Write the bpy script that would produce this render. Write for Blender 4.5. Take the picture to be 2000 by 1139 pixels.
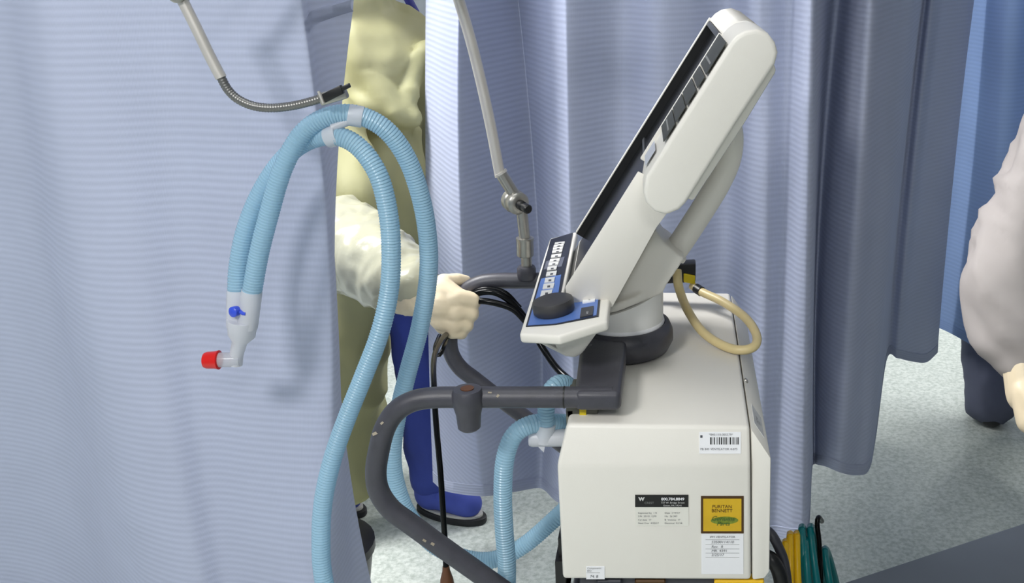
import bpy, bmesh, math, random
from mathutils import Vector, Matrix, noise
random.seed(7)
for o in list(bpy.data.objects): bpy.data.objects.remove(o)
S = bpy.context.scene
C = S.collection
V = Vector
# ------------------------------------------------------------------ camera
F_PX, PX, PY = 2067.0, 1321.0, 414.0      # focal length and principal point in pixels of a 2000x1139 frame
PITCH = math.radians(15.0)
CAM = V((0, 0, 1.55))
cam_d = bpy.data.cameras.new('camera'); cam = bpy.data.objects.new('camera', cam_d); C.objects.link(cam)
cam_d.sensor_width = 36; cam_d.lens = F_PX / 2000 * 36
cam_d.shift_x = (1000 - PX) / 2000; cam_d.shift_y = (PY - 569.5) / 2000
cam_d.clip_start = 0.05
cam.location = CAM; cam.rotation_euler = (math.pi / 2 - PITCH, 0, 0)
S.camera = cam
# ------------------------------------------------------------------ world, exposure
S.view_settings.view_transform = 'Standard'; S.view_settings.look = 'None'
S.view_settings.exposure = 0.0; S.view_settings.gamma = 1.0; S.view_settings.use_curve_mapping = False
w = bpy.data.worlds.new('world'); S.world = w; w.use_nodes = True
w.node_tree.nodes['Background'].inputs[0].default_value = (0.8, 0.9, 1.0, 1)
w.node_tree.nodes['Background'].inputs[1].default_value = 0.05
# ceiling light positions: (x, y, size x, size y, watts)
CEILING_Z = 2.75
LIGHTS = [(-1.15, -0.75, 0.6, 0.6, 70), (-0.25, 1.15, 1.2, 0.6, 5),  # second panel is an added fill, brightening the curtain behind the ventilator
          (1.5, 4.2, 1.2, 0.6, 74), (-1.55, 2.12, 1.2, 0.6, 98), (0.35, -1.3, 0.6, 0.6, 22)]  # last panel is an added frontal fill for the pedestal and monitor
for (lx, ly, sx, sy, wt) in LIGHTS:
    ld = bpy.data.lights.new('ceiling_light_lamp', 'AREA'); ld.shape = 'RECTANGLE'
    ld.size, ld.size_y, ld.energy = sx - .06, sy - .06, wt; ld.color = (1.0, 0.985, 0.965)
    lo = bpy.data.objects.new('ceiling_light_lamp', ld); C.objects.link(lo); lo.location = (lx, ly, CEILING_Z - 0.035)

# ------------------------------------------------------------------ measuring helpers (pixel -> point at a real depth)
FW = V((0, math.cos(PITCH), -math.sin(PITCH))); UP = V((0, math.sin(PITCH), math.cos(PITCH))); RT = V((1, 0, 0))
def ray(px, py): return FW + RT * ((px - PX) / F_PX) - UP * ((py - PY) / F_PX)
def A(px, py, y):
    d = ray(px, py); return CAM + d * (y / d.y)
def AZ(px, py, z):
    d = ray(px, py); return CAM + d * ((z - CAM.z) / d.z)
def PLN(px, py, o, n):
    d = ray(px, py); return CAM + d * ((o - CAM).dot(n) / d.dot(n))

# ------------------------------------------------------------------ materials
def lin(c): return tuple(((x / 255) / 12.92 if x <= 10 else (((x / 255) + .055) / 1.055) ** 2.4) for x in c)
MATS = {}
def mat(name, rgb, rough=.5, metal=0, var=.06, vscale=30, bump=0, bscale=200, spec=.5, coat=0, transl=0, alpha=1, trans=0, emit=None):
    m = bpy.data.materials.new(name); m.use_nodes = True; nt = m.node_tree; N = nt.nodes; L = nt.links
    b = N['Principled BSDF']; out = N['Material Output']
    c = lin(rgb)
    tc = N.new('ShaderNodeTexCoord')
    nz = N.new('ShaderNodeTexNoise'); nz.inputs['Scale'].default_value = vscale; nz.inputs['Detail'].default_value = 4
    L.new(tc.outputs['Object'], nz.inputs['Vector'])
    rp = N.new('ShaderNodeValToRGB')
    rp.color_ramp.elements[0].color = tuple(x * (1 - var) for x in c) + (1,); rp.color_ramp.elements[0].position = .3
    rp.color_ramp.elements[1].color = tuple(min(1, x * (1 + var)) for x in c) + (1,); rp.color_ramp.elements[1].position = .7
    L.new(nz.outputs['Fac'], rp.inputs['Fac']); L.new(rp.outputs['Color'], b.inputs['Base Color'])
    b.inputs['Roughness'].default_value = rough; b.inputs['Metallic'].default_value = metal
    b.inputs['Specular IOR Level'].default_value = spec; b.inputs['Coat Weight'].default_value = coat
    b.inputs['Alpha'].default_value = alpha; b.inputs['Transmission Weight'].default_value = trans
    if bump:
        n2 = N.new('ShaderNodeTexNoise'); n2.inputs['Scale'].default_value = bscale; n2.inputs['Detail'].default_value = 3
        L.new(tc.outputs['Object'], n2.inputs['Vector'])
        bp = N.new('ShaderNodeBump'); bp.inputs['Strength'].default_value = bump; bp.inputs['Distance'].default_value = .002
        L.new(n2.outputs['Fac'], bp.inputs['Height']); L.new(bp.outputs['Normal'], b.inputs['Normal'])
    if transl:
        t = N.new('ShaderNodeBsdfTranslucent'); L.new(rp.outputs['Color'], t.inputs['Color'])
        mx = N.new('ShaderNodeMixShader'); mx.inputs[0].default_value = transl
        L.new(b.outputs[0], mx.inputs[1]); L.new(t.outputs[0], mx.inputs[2]); L.new(mx.outputs[0], out.inputs[0])
    if emit:
        b.inputs['Emission Color'].default_value = lin(rgb) + (1,); b.inputs['Emission Strength'].default_value = emit
    MATS[name] = m; return m

def curtain_mat(name, rgb, period=.0118, transl=.4):
    m = mat(name, rgb, .85, 0, .03, 6, spec=.15, transl=transl); nt = m.node_tree; N = nt.nodes; L = nt.links
    b = N['Principled BSDF']
    tc = N.new('ShaderNodeTexCoord')
    def wave(dirn, per, dist):
        wv = N.new('ShaderNodeTexWave'); wv.bands_direction = dirn; wv.inputs['Scale'].default_value = .314159 / per
        wv.inputs['Distortion'].default_value = dist; wv.inputs['Detail'].default_value = 1; wv.inputs['Detail Scale'].default_value = .6
        L.new(tc.outputs['UV'], wv.inputs['Vector']); return wv
    w1 = wave('Y', period, .35); w2 = wave('X', .0016, 0)
    ad = N.new('ShaderNodeMath'); ad.operation = 'MULTIPLY_ADD'; ad.inputs[1].default_value = .18
    L.new(w2.outputs['Fac'], ad.inputs[0]); L.new(w1.outputs['Fac'], ad.inputs[2])
    bp = N.new('ShaderNodeBump'); bp.inputs['Strength'].default_value = .2; bp.inputs['Distance'].default_value = .002
    L.new(ad.outputs[0], bp.inputs['Height']); L.new(bp.outputs['Normal'], b.inputs['Normal'])
    # woven rib: raised threads are a little paler than the ground weave
    rp = [n for n in N if n.type == 'VALTORGB'][0]
    mx = N.new('ShaderNodeMix'); mx.data_type = 'RGBA'; mx.blend_type = 'MULTIPLY'; mx.inputs[0].default_value = 1
    r2 = N.new('ShaderNodeValToRGB'); r2.color_ramp.elements[0].color = (.93, .93, .935, 1); r2.color_ramp.elements[1].color = (1.0, 1.0, 1.0, 1)
    L.new(w1.outputs['Fac'], r2.inputs['Fac'])
    L.new(rp.outputs['Color'], mx.inputs[6]); L.new(r2.outputs['Color'], mx.inputs[7])
    L.new(mx.outputs[2], b.inputs['Base Color'])
    for n in N:
        if n.type == 'BSDF_TRANSLUCENT': L.new(mx.outputs[2], n.inputs['Color'])
    return m

M_shell = mat('warm white moulded plastic', (226, 223, 215), .42, var=.015, vscale=8, bump=.05, bscale=900)
M_shell2 = mat('cool white moulded plastic', (232, 232, 229), .38, var=.012, vscale=8)
M_tube = mat('charcoal powder coat', (62, 62, 70), .42, var=.10, vscale=60, bump=.12, bscale=700)
M_black = mat('black rubber', (16, 16, 18), .38, var=.15)
M_blackgloss = mat('black glass', (7, 8, 10), .22, var=.05, spec=.18)
M_darkin = mat('dark inner bezel', (52, 55, 60), .45)
M_indic = mat('smoked indicator window', (72, 74, 72), .5, var=.08, spec=.15)
M_indicline = mat('indicator divider grey', (125, 126, 124), .5)
M_blue = mat('blue keypad film', (88, 120, 186), .38, var=.03)
M_navy = mat('dark navy keypad film', (36, 39, 50), .38, var=.05)
M_grey = mat('grey keypad film', (96, 99, 112), .38, var=.04)
M_key = mat('pale key', (208, 208, 206), .45, var=.03)
M_keymark = mat('key legend grey', (70, 72, 80), .6)
M_metal = mat('satin aluminium', (168, 166, 160), .34, .85, var=.06, vscale=90)
M_rod = mat('satin steel rod', (206, 202, 196), .38, .45, var=.03)
M_goose = mat('grey gooseneck', (120, 120, 118), .36, .7, var=.05)
M_cable = mat('beige cable sheath', (214, 196, 146), .42, var=.05, vscale=40)
M_yellow = mat('yellow hose', (232, 184, 10), .35, var=.05)
M_green = mat('teal green hose', (0, 112, 116), .33, var=.06)
M_paper = mat('white label paper', (232, 233, 236), .6, var=.01)
M_paper2 = mat('cream label paper', (222, 221, 212), .6, var=.02)
M_ink = mat('black label ink', (14, 13, 12), .5)
M_greyink = mat('grey pen ink', (118, 118, 122), .7)
M_gold = mat('gold foil', (218, 176, 40), .3, .45, var=.10, vscale=25)
M_bronze = mat('dark bronze border', (74, 48, 14), .4, .3)
M_greenink = mat('green print', (54, 92, 34), .45)
M_cuff = mat('frosted clear plastic', (232, 234, 240), .35, var=.02, transl=.3, alpha=.82)
M_clear = mat('clear plastic', (222, 225, 232), .18, var=.02, transl=.3, alpha=.5)
M_red = mat('red cap plastic', (206, 14, 10), .35, var=.05)
M_bluecap = mat('blue cap plastic', (48, 78, 208), .35, var=.05)
M_hose = mat('translucent blue corrugated hose', (176, 214, 234), .26, var=.03, vscale=12, transl=.3, alpha=.84, spec=.6)
M_gown = mat('yellow isolation gown', (190, 188, 142), .6, var=.06, vscale=5, transl=.35, bump=.1, bscale=60)
M_sleeve = mat('clear plastic oversleeve', (190, 189, 166), .24, var=.05, vscale=12, bump=.35, bscale=45, transl=.15)
M_gownw = mat('white isolation gown', (196, 189, 187), .65, var=.06, vscale=5, transl=.2)
M_glove = mat('latex glove', (228, 212, 182), .42, var=.05, vscale=25)
M_scrub = mat('royal blue scrubs', (52, 68, 150), .8, var=.10, vscale=8)
M_navycloth = mat('dark slate trousers', (86, 90, 108), .85, var=.08, vscale=9)
M_skin = mat('skin', (196, 148, 122), .5, var=.05)
M_cap = mat('bouffant cap', (150, 176, 214), .8)
M_shoe = mat('dark shoe', (26, 26, 30), .5)
M_cover = mat('blue shoe cover', (70, 86, 176), .75)
M_sole = mat('white shoe sole', (206, 204, 196), .6)
M_brown = mat('brown plug', (92, 56, 30), .5)
M_olive = mat('olive grey casting', (98, 98, 88), .5)
M_yel = mat('yellow tag', (214, 190, 20), .5)
M_wall = mat('painted wall', (150, 156, 164), .8, var=.02)
M_ceil = mat('ceiling tile', (206, 206, 202), .9, var=.03, bump=.1, bscale=80)
M_frame = mat('light frame white', (236, 236, 236), .5)
M_diff = mat('lit diffuser', (245, 250, 255), .6, emit=1.5)
M_curt = curtain_mat('lavender blue curtain weave', (181, 188, 210), transl=.08)
M_curt_bluelit = curtain_mat('blue-lit curtain weave', (150, 176, 222), transl=.2)  # same cloth as the other curtains; blue light is put into its colour
M_track = mat('curtain track', (210, 210, 210), .4, .3)

def floor_mat():
    m = mat('speckled vinyl floor', (206, 212, 208), .32, var=.05, vscale=3, spec=.45); nt = m.node_tree; N = nt.nodes; L = nt.links
    b = N['Principled BSDF']; rp = [n for n in N if n.type == 'VALTORGB'][0]
    tc = N.new('ShaderNodeTexCoord')
    vo = N.new('ShaderNodeTexNoise'); vo.inputs['Scale'].default_value = 75; vo.inputs['Detail'].default_value = 6; vo.inputs['Roughness'].default_value = .75
    L.new(tc.outputs['Object'], vo.inputs['Vector'])
    r2 = N.new('ShaderNodeValToRGB'); r2.color_ramp.elements[0].color = (.55, .60, .56, 1); r2.color_ramp.elements[0].position = .36
    r2.color_ramp.elements[1].color = (1.08, 1.08, 1.06, 1); r2.color_ramp.elements[1].position = .6
    L.new(vo.outputs['Fac'], r2.inputs['Fac'])
    mx = N.new('ShaderNodeMix'); mx.data_type = 'RGBA'; mx.blend_type = 'MULTIPLY'; mx.inputs[0].default_value = .8
    L.new(rp.outputs['Color'], mx.inputs[6]); L.new(r2.outputs['Color'], mx.inputs[7]); L.new(mx.outputs[2], b.inputs['Base Color'])
    return m
M_floor = floor_mat()

# ------------------------------------------------------------------ mesh helpers
def wloc(o):
    l = V((0, 0, 0))
    while o is not None: l = l + o.location; o = o.parent
    return l
def mk(name, verts, faces, m, parent=None, smooth=None, bevel=None, uv=None):
    verts = [V(v) for v in verts]
    lo = V((min(v[i] for v in verts) for i in range(3))); hi = V((max(v[i] for v in verts) for i in range(3)))
    c = V(((lo.x + hi.x) / 2, (lo.y + hi.y) / 2, lo.z))
    me = bpy.data.meshes.new(name); me.from_pydata([v - c for v in verts], [], faces); me.update()
    bm = bmesh.new(); bm.from_mesh(me); bmesh.ops.recalc_face_normals(bm, faces=bm.faces)
    if bevel:
        es = [e for e in bm.edges if len(e.link_faces) == 2 and e.calc_face_angle(0) > math.radians(bevel[2] if len(bevel) > 2 else 20)]
        bmesh.ops.bevel(bm, geom=es, offset=bevel[0], segments=bevel[1], affect='EDGES', profile=.5, clamp_overlap=True)
    bm.to_mesh(me); bm.free()
    if uv:
        ul = me.uv_layers.new(name='UVMap')
        for lp in me.loops: ul.data[lp.index].uv = uv[lp.vertex_index]
    me.materials.append(m)
    if smooth is not None or bevel:
        for p in me.polygons: p.use_smooth = True
        me.set_sharp_from_angle(angle=math.radians(smooth if smooth else 32))
    o = bpy.data.objects.new(name, me); C.objects.link(o)
    if parent is not None: o.parent = parent; o.location = c - wloc(parent)
    else: o.location = c
    return o
def tag(o, label, cat, group=None, kind=None):
    if label: o['label'] = label
    if cat: o['category'] = cat
    if group: o['group'] = group
    if kind: o['kind'] = kind
    return o
def thing(name, loc, label, cat, group=None):
    o = bpy.data.objects.new(name, None); C.objects.link(o); o.location = loc; o.empty_display_size = .05
    return tag(o, label, cat, group)
def boxg(lo, hi):
    x0, y0, z0 = lo; x1, y1, z1 = hi
    v = [(x0, y0, z0), (x1, y0, z0), (x1, y1, z0), (x0, y1, z0), (x0, y0, z1), (x1, y0, z1), (x1, y1, z1), (x0, y1, z1)]
    return v, [(0, 3, 2, 1), (4, 5, 6, 7), (0, 1, 5, 4), (1, 2, 6, 5), (2, 3, 7, 6), (3, 0, 4, 7)]
def box(name, lo, hi, m, parent=None, bevel=None): v, f = boxg(lo, hi); return mk(name, v, f, m, parent, bevel=bevel)
def merge(*gs):
    V_, F_ = [], []
    for v, f in gs:
        n = len(V_); V_ += list(v); F_ += [tuple(i + n for i in q) for q in f]
    return V_, F_
def prism(pts, d):          # polygon of points extruded by vector d
    n = len(pts); v = list(pts) + [p + d for p in pts]
    f = [tuple(range(n - 1, -1, -1)), tuple(range(n, 2 * n))] + [(i, (i + 1) % n, n + (i + 1) % n, n + i) for i in range(n)]
    return v, f
def obox(c, ax, ay, az):    # oriented box from centre and half axes
    v = [c + ax * i + ay * j + az * k for k in (-1, 1) for (i, j) in ((-1, -1), (1, -1), (1, 1), (-1, 1))]
    return v, [(0, 3, 2, 1), (4, 5, 6, 7), (0, 1, 5, 4), (1, 2, 6, 5), (2, 3, 7, 6), (3, 0, 4, 7)]
def catmull(P, n=8, tens=.5):
    P = [V(p) for p in P]; Q = [P[0] * 2 - P[1]] + P + [P[-1] * 2 - P[-2]]; out = []
    for i in range(1, len(Q) - 2):
        p0, p1, p2, p3 = Q[i - 1], Q[i], Q[i + 1], Q[i + 2]
        for k in range(n):
            t = k / n
            out.append(.5 * ((2 * p1) + (p2 - p0) * t + (2 * p0 - 5 * p1 + 4 * p2 - p3) * t * t + (3 * p1 - p0 - 3 * p2 + p3) * t ** 3))
    out.append(P[-1]); return out
def resample(P, step):
    d = [0]
    for i in range(1, len(P)): d.append(d[-1] + (P[i] - P[i - 1]).length)
    n = max(2, int(round(d[-1] / step))); out = []; j = 0
    for k in range(n + 1):
        s = d[-1] * k / n
        while j < len(d) - 2 and d[j + 1] < s: j += 1
        t = (s - d[j]) / max(1e-9, d[j + 1] - d[j]); out.append(P[j].lerp(P[j + 1], min(1, t)))
    return out, d[-1]
def tubeg(P, r, seg=14, caps=True, flat=1.0):
    n = len(P); T = [(P[min(i + 1, n - 1)] - P[max(i - 1, 0)]).normalized() for i in range(n)]
    u = T[0].orthogonal().normalized(); v, f = [], []
    for i in range(n):
        if i: 
            u = (u - T[i] * u.dot(T[i])).normalized()
        b = T[i].cross(u); rr = r(i) if callable(r) else (r[i] if isinstance(r, (list, tuple)) else r)
        for k in range(seg):
            a = 2 * math.pi * k / seg; v.append(P[i] + (u * math.cos(a) + b * (math.sin(a) * flat)) * rr)
        if i:
            for k in range(seg): f.append(((i - 1) * seg + k, (i - 1) * seg + (k + 1) % seg, i * seg + (k + 1) % seg, i * seg + k))
    if caps: f.append(tuple(range(seg - 1, -1, -1))); f.append(tuple(range((n - 1) * seg, n * seg)))
    return v, f
def tube(name, P, r, m, parent=None, seg=14, spline=True, step=.006):
    Q = catmull(P, 10) if spline else [V(p) for p in P]
    if spline: Q, _ = resample(Q, step)
    v, f = tubeg(Q, r, seg); return mk(name, v, f, m, parent, smooth=40)
def lathe(o, ax, prof, seg=28):
    ax = ax.normalized(); u = ax.orthogonal().normalized(); b = ax.cross(u); v, f = [], []
    for i, (r, h) in enumerate(prof):
        for k in range(seg):
            a = 2 * math.pi * k / seg; v.append(o + ax * h + (u * math.cos(a) + b * math.sin(a)) * r)
        if i:
            for k in range(seg): f.append(((i - 1) * seg + k, (i - 1) * seg + (k + 1) % seg, i * seg + (k + 1) % seg, i * seg + k))
    f.append(tuple(range(seg - 1, -1, -1))); f.append(tuple(range((len(prof) - 1) * seg, len(prof) * seg)))
    return v, f
def text(s, size, c, right, up, m, parent, name='lettering', align='CENTER', shear=0, bold=0):
    cu = bpy.data.curves.new('t', 'FONT'); cu.body = s; cu.size = size; cu.align_x = align; cu.align_y = 'CENTER'
    cu.extrude = 0; cu.shear = shear; cu.offset = bold; cu.resolution_u = 3
    to = bpy.data.objects.new('t', cu); C.objects.link(to)
    dg = bpy.context.evaluated_depsgraph_get(); me = bpy.data.meshes.new_from_object(to.evaluated_get(dg))
    bpy.data.objects.remove(to)
    n = right.cross(up)
    v = [c + right * q.co.x + up * q.co.y + n * .0004 for q in me.vertices]; f = [tuple(p.vertices) for p in me.polygons]
    bpy.data.meshes.remove(me)
    if not f: return None
    return mk(name, v, f, m, parent)
def capsule(p0, r0, p1, r1, seg=14, rings=5, flat=None):
    p0, p1 = V(p0), V(p1); ax = p1 - p0; L = ax.length; ax = ax / L if L > 1e-6 else V((0, 0, 1))
    u = ax.orthogonal().normalized(); b = ax.cross(u); st = []
    for i in range(rings + 1): a = -math.pi / 2 + math.pi / 2 * i / rings; st.append((p0 + ax * (r0 * math.sin(a)), max(1e-4, r0 * math.cos(a))))
    for i in range(rings + 1): a = math.pi / 2 * i / rings; st.append((p1 + ax * (r1 * math.sin(a)), max(1e-4, r1 * math.cos(a))))
    v, f = [], []
    for i, (c, r) in enumerate(st):
        for k in range(seg):
            a = 2 * math.pi * k / seg; v.append(c + (u * math.cos(a) + b * math.sin(a)) * r)
        if i:
            for k in range(seg): f.append(((i - 1) * seg + k, (i - 1) * seg + (k + 1) % seg, i * seg + (k + 1) % seg, i * seg + k))
    f.append(tuple(range(seg - 1, -1, -1))); f.append(tuple(range((len(st) - 1) * seg, len(st) * seg)))
    return v, f
def ellsec(secs, seg=28):   # loft of ellipses (centre, rx, ry) with horizontal sections
    v, f = [], []
    for i, (c, rx, ry) in enumerate(secs):
        for k in range(seg):
            a = 2 * math.pi * k / seg; v.append(V(c) + V((rx * math.cos(a), ry * math.sin(a), 0)))
        if i:
            for k in range(seg): f.append(((i - 1) * seg + k, (i - 1) * seg + (k + 1) % seg, i * seg + (k + 1) % seg, i * seg + k))
    f.append(tuple(range(seg - 1, -1, -1))); f.append(tuple(range((len(secs) - 1) * seg, len(secs) * seg)))
    return v, f
def blob(name, geos, voxel, m, parent=None, smooth_it=4, disp=None):
    v, f = merge(*geos); me = bpy.data.meshes.new('b'); me.from_pydata([tuple(q) for q in v], [], f); me.update()
    bm = bmesh.new(); bm.from_mesh(me); bmesh.ops.recalc_face_normals(bm, faces=bm.faces); bm.to_mesh(me); bm.free()
    o = bpy.data.objects.new('b', me); C.objects.link(o)
    r = o.modifiers.new('r', 'REMESH'); r.mode = 'VOXEL'; r.voxel_size = voxel; r.adaptivity = 0
    s = o.modifiers.new('s', 'SMOOTH'); s.iterations = smooth_it; s.factor = .5
    dg = bpy.context.evaluated_depsgraph_get(); m2 = bpy.data.meshes.new_from_object(o.evaluated_get(dg))
    bpy.data.objects.remove(o)
    vs = []
    nor = [q.vector.copy() for q in m2.vertex_normals]
    for i, q in enumerate(m2.vertices):
        p = q.co.copy()
        if disp: p = p + nor[i] * disp(p)
        vs.append(p)
    fs = [tuple(p.vertices) for p in m2.polygons]; bpy.data.meshes.remove(m2)
    return mk(name, vs, fs, m, parent, smooth=180)

# ------------------------------------------------------------------ the setting
X0, X1, Y0, Y1 = -3.2, 3.4, -2.2, 5.4
tag(box('floor', (X0, Y0, -.05), (X1, Y1, 0), M_floor), 'pale speckled grey green vinyl floor', None, kind='structure')
tag(box('ceiling', (X0, Y0, CEILING_Z), (X1, Y1, CEILING_Z + .05), M_ceil), 'white tiled ceiling', None, kind='structure')
tag(box('wall_back', (X0, Y1, 0), (X1, Y1 + .08, CEILING_Z), M_wall), 'pale painted back wall', None, kind='structure')
tag(box('wall_front', (X0, Y0 - .08, 0), (X1, Y0, CEILING_Z), M_wall), 'pale painted wall behind the viewer', None, kind='structure')
tag(box('wall_left', (X0 - .08, Y0, 0), (X0, Y1, CEILING_Z), M_wall), 'pale painted left wall', None, kind='structure')
tag(box('wall_right', (X1, Y0, 0), (X1 + .08, Y1, CEILING_Z), M_wall), 'pale painted right wall', None, kind='structure')
for i, (lx, ly, sx, sy, wt) in enumerate(LIGHTS):
    t = thing('ceiling_light', (lx, ly, CEILING_Z), ('small square ceiling light panel to the left behind the viewer', 'added oblong ceiling fill light above the ventilator', 'oblong ceiling light panel beyond the blue-lit curtain', 'oblong ceiling light panel behind the left curtain', 'added small square ceiling fill light far behind the viewer')[i], 'ceiling light', 'recessed ceiling light panels')
    fr = merge(boxg((lx - sx / 2, ly - sy / 2, CEILING_Z - .02), (lx - sx / 2 + .03, ly + sy / 2, CEILING_Z)),
               boxg((lx + sx / 2 - .03, ly - sy / 2, CEILING_Z - .02), (lx + sx / 2, ly + sy / 2, CEILING_Z)),
               boxg((lx - sx / 2 + .03, ly - sy / 2, CEILING_Z - .02), (lx + sx / 2 - .03, ly - sy / 2 + .03, CEILING_Z)),
               boxg((lx - sx / 2 + .03, ly + sy / 2 - .03, CEILING_Z - .02), (lx + sx / 2 - .03, ly + sy / 2, CEILING_Z)))
    mk('light_frame', *fr, M_frame, t)
    box('diffuser', (lx - sx / 2 + .03, ly - sy / 2 + .03, CEILING_Z - .012), (lx + sx / 2 - .03, ly + sy / 2 - .03, CEILING_Z - .002), M_diff, t)

# ------------------------------------------------------------------ curtains
def curtain(name, ctrl, hem, label, m, ylow=1000, ztop=2.5, seed=0, group=None, edge_amp=.004, seam=None):
    """ctrl: (pixel x at image row 0, at row 400, at row ylow, depth[, depth at bottom])"""
    pts, hems = [], []
    for c in ctrl:
        yd = c[3]; yb = c[4] if len(c) > 4 else yd
        a, b, d = A(c[0], 0, yd), A(c[1], 400, yd + (yb - yd) * .4), A(c[2], ylow, yb)
        pts.append((a, b, d))
        hems.append(A(c[2], c[5], yb).z if len(c) > 5 else hem)
    n = len(pts)
    cols = []
    for j in range(3): cols.append(catmull([p[j] for p in pts], 7))
    m_ = len(cols[0]); NR = 48; v, uv = [], []
    hemz = [p.x for p in catmull([V((h_, 0, 0)) for h_ in hems], 7)]
    u = 0
    for i in range(m_):
        a, b, d = cols[0][i], cols[1][i], cols[2][i]
        if i: u += ((a - cols[0][i - 1]).length + (d - cols[2][i - 1]).length) / 2
        for k in range(NR + 1):
            z = hemz[i] + (ztop - hemz[i]) * (0 if k == 0 else .026 / 2.2 if k == 1 else .026 / 2.2 + (1 - .026 / 2.2) * (k - 1) / (NR - 1))
            # quadratic through the three measured heights, linear outside them
            def q(zz):
                la = (zz - b.z) * (zz - d.z) / ((a.z - b.z) * (a.z - d.z)); lb = (zz - a.z) * (zz - d.z) / ((b.z - a.z) * (b.z - d.z)); lc = (zz - a.z) * (zz - b.z) / ((d.z - a.z) * (d.z - b.z))
                return V((a.x * la + b.x * lb + d.x * lc, a.y * la + b.y * lb + d.y * lc, 0))
            zc = min(max(z, d.z - .25), a.z)
            p = q(zc)
            if z > a.z:
                g = (q(a.z) - q(a.z - .05)) / .05; p = p + g * (z - a.z) * .5
            nv = noise.noise(V((p.x * 2.2, z * 1.3 + seed, seed))) * .010 + noise.noise(V((p.x * 6, z * 2.1, seed + 5))) * edge_amp
            v.append(V((p.x, p.y + nv, z))); uv.append((u, z))
    f = [(i * (NR + 1) + k, (i + 1) * (NR + 1) + k, (i + 1) * (NR + 1) + k + 1, i * (NR + 1) + k + 1) for i in range(m_ - 1) for k in range(NR)]
    t = thing(name, (v[0].x, v[0].y, 0), label, 'curtain', group)
    mk('cloth', v, f, m, t, smooth=180, uv=uv)
    # stitched hem: a doubled band along the foot of the cloth
    hv, hf, huv = [], [], []
    for i in range(m_):
        b0, b1 = v[i * (NR + 1)], v[i * (NR + 1) + 1]
        for s in (-.0025, .0025):
            hv += [b0 + V((0, s, -.002)), b0.lerp(b1, 1) * 1 + V((0, s, 0))]
        huv += [(uv[i * (NR + 1)][0], 0), (uv[i * (NR + 1)][0], .05)] * 2
    for i in range(m_ - 1):
        o = i * 4; p = o + 4
        hf += [(o, p, p + 1, o + 1), (o + 3, p + 3, p + 2, o + 2), (o, o + 2, p + 2, p), (o + 1, p + 1, p + 3, o + 3)]
    mk('hem', hv, hf, m, t, smooth=60, uv=huv)
    if seam:
        z0, i0, i1, out_ = seam; sv, sf_, suv = [], [], []
        idx = list(range(i0 * 7, min(i1 * 7, m_ - 1) + 1))
        for j, i in enumerate(idx):
            colv = v[i * (NR + 1):(i + 1) * (NR + 1)]; zz = z0 + .02 * j / max(1, len(idx) - 1)
            p_ = min(colv, key=lambda q: abs(q.z - zz)); p_ = V((p_.x, p_.y, zz))
            for (dy, dz) in ((.002, .010), (-out_, .006), (-out_, -.006), (.002, -.012)): sv.append(p_ + V((0, dy, dz))); suv.append((uv[i * (NR + 1)][0], zz + dz))
            if j:
                for k in range(3): o_ = (j - 1) * 4 + k; sf_.append((o_, o_ + 4, o_ + 5, o_ + 1))
        mk('seam_tuck', sv, sf_, m, t, smooth=60, uv=suv)
    # track rail just above the cloth
    tr = [V((v[i * (NR + 1)].x, v[i * (NR + 1)].y, ztop + .012)) for i in range(0, m_, 3)]
    mk('track_rail', *tubeg(tr, .012, 8), M_track, t, smooth=60)
    return t
curtain('privacy_curtain', [(-520, -440, -330, 1.70, 2.0), (-300, -240, -150, 1.62, 1.95), (-130, -60, 20, 1.64, 1.93), (-10, 60, 140, 1.60, 1.84), (45, 105, 215, 1.55, 1.66), (95, 150, 260, 1.53, 1.58),
        (200, 250, 350, 1.545), (330, 350, 420, 1.565), (440, 450, 500, 1.55), (530, 550, 560, 1.54), (578, 622, 620, 1.535), (592, 640, 650, 1.55), (606, 646, 668, 1.60),
        (650, 650, 680, 1.665), (692, 655, 697, 1.70)], .07, 'wide pale lavender curtain at the left with hoses hanging before it', M_curt, seed=3, seam=(1.415, 11, 14, .012))
curtain('privacy_curtain', [(832, 832, 844, 2.40, 2.40, 940), (845, 845, 862, 2.34, 2.34, 955), (868, 868, 890, 2.23, 2.25, 962), (890, 891, 925, 2.15, 2.17, 966), (905, 910, 950, 2.14, 2.17, 966), (955, 975, 1000, 2.25, 2.25, 958), (1006, 1040, 1050, 2.36, 2.35, 950), (1018, 1052, 1066, 2.35, 2.33, 955),
        (1055, 1075, 1085, 2.23, 2.23, 975), (1095, 1105, 1115, 2.13, 2.15, 990), (1120, 1125, 1135, 2.12, 2.14, 990), (1210, 1210, 1210, 2.21), (1280, 1280, 1275, 2.16), (1340, 1335, 1330, 2.18), (1420, 1415, 1405, 2.24), (1470, 1465, 1455, 2.15), (1500, 1495, 1480, 2.14, 2.08, 1040),
        (1545, 1535, 1520, 2.16, 2.08, 1042), (1575, 1565, 1555, 2.08, 2.04, 1050), (1592, 1586, 1580, 2.08, 2.05, 1040), (1600, 1592, 1586, 2.16, 2.2, 920), (1632, 1600, 1590, 2.42, 2.4, 905), (1664, 1622, 1598, 2.30, 2.36, 906), (1680, 1650, 1615, 2.23, 2.3, 910), (1705, 1680, 1645, 2.20, 2.28, 922), (1735, 1710, 1675, 2.32, 2.36, 926), (1765, 1738, 1698, 2.46, 2.42, 915), (1785, 1748, 1706, 2.56, 2.6, 860), (1805, 1758, 1718, 2.84, 2.86, 700), (1821, 1778, 1738, 2.80, 2.88, 692), (1850, 1800, 1770, 2.90, 2.92, 702), (1880, 1832, 1800, 2.98, 2.95, 708), (1903, 1856, 1818, 3.04, 3.0, 690)],
        .30, 'long blue grey curtain hanging in deep folds behind the ventilator', M_curt, ylow=900, seed=11)
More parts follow.
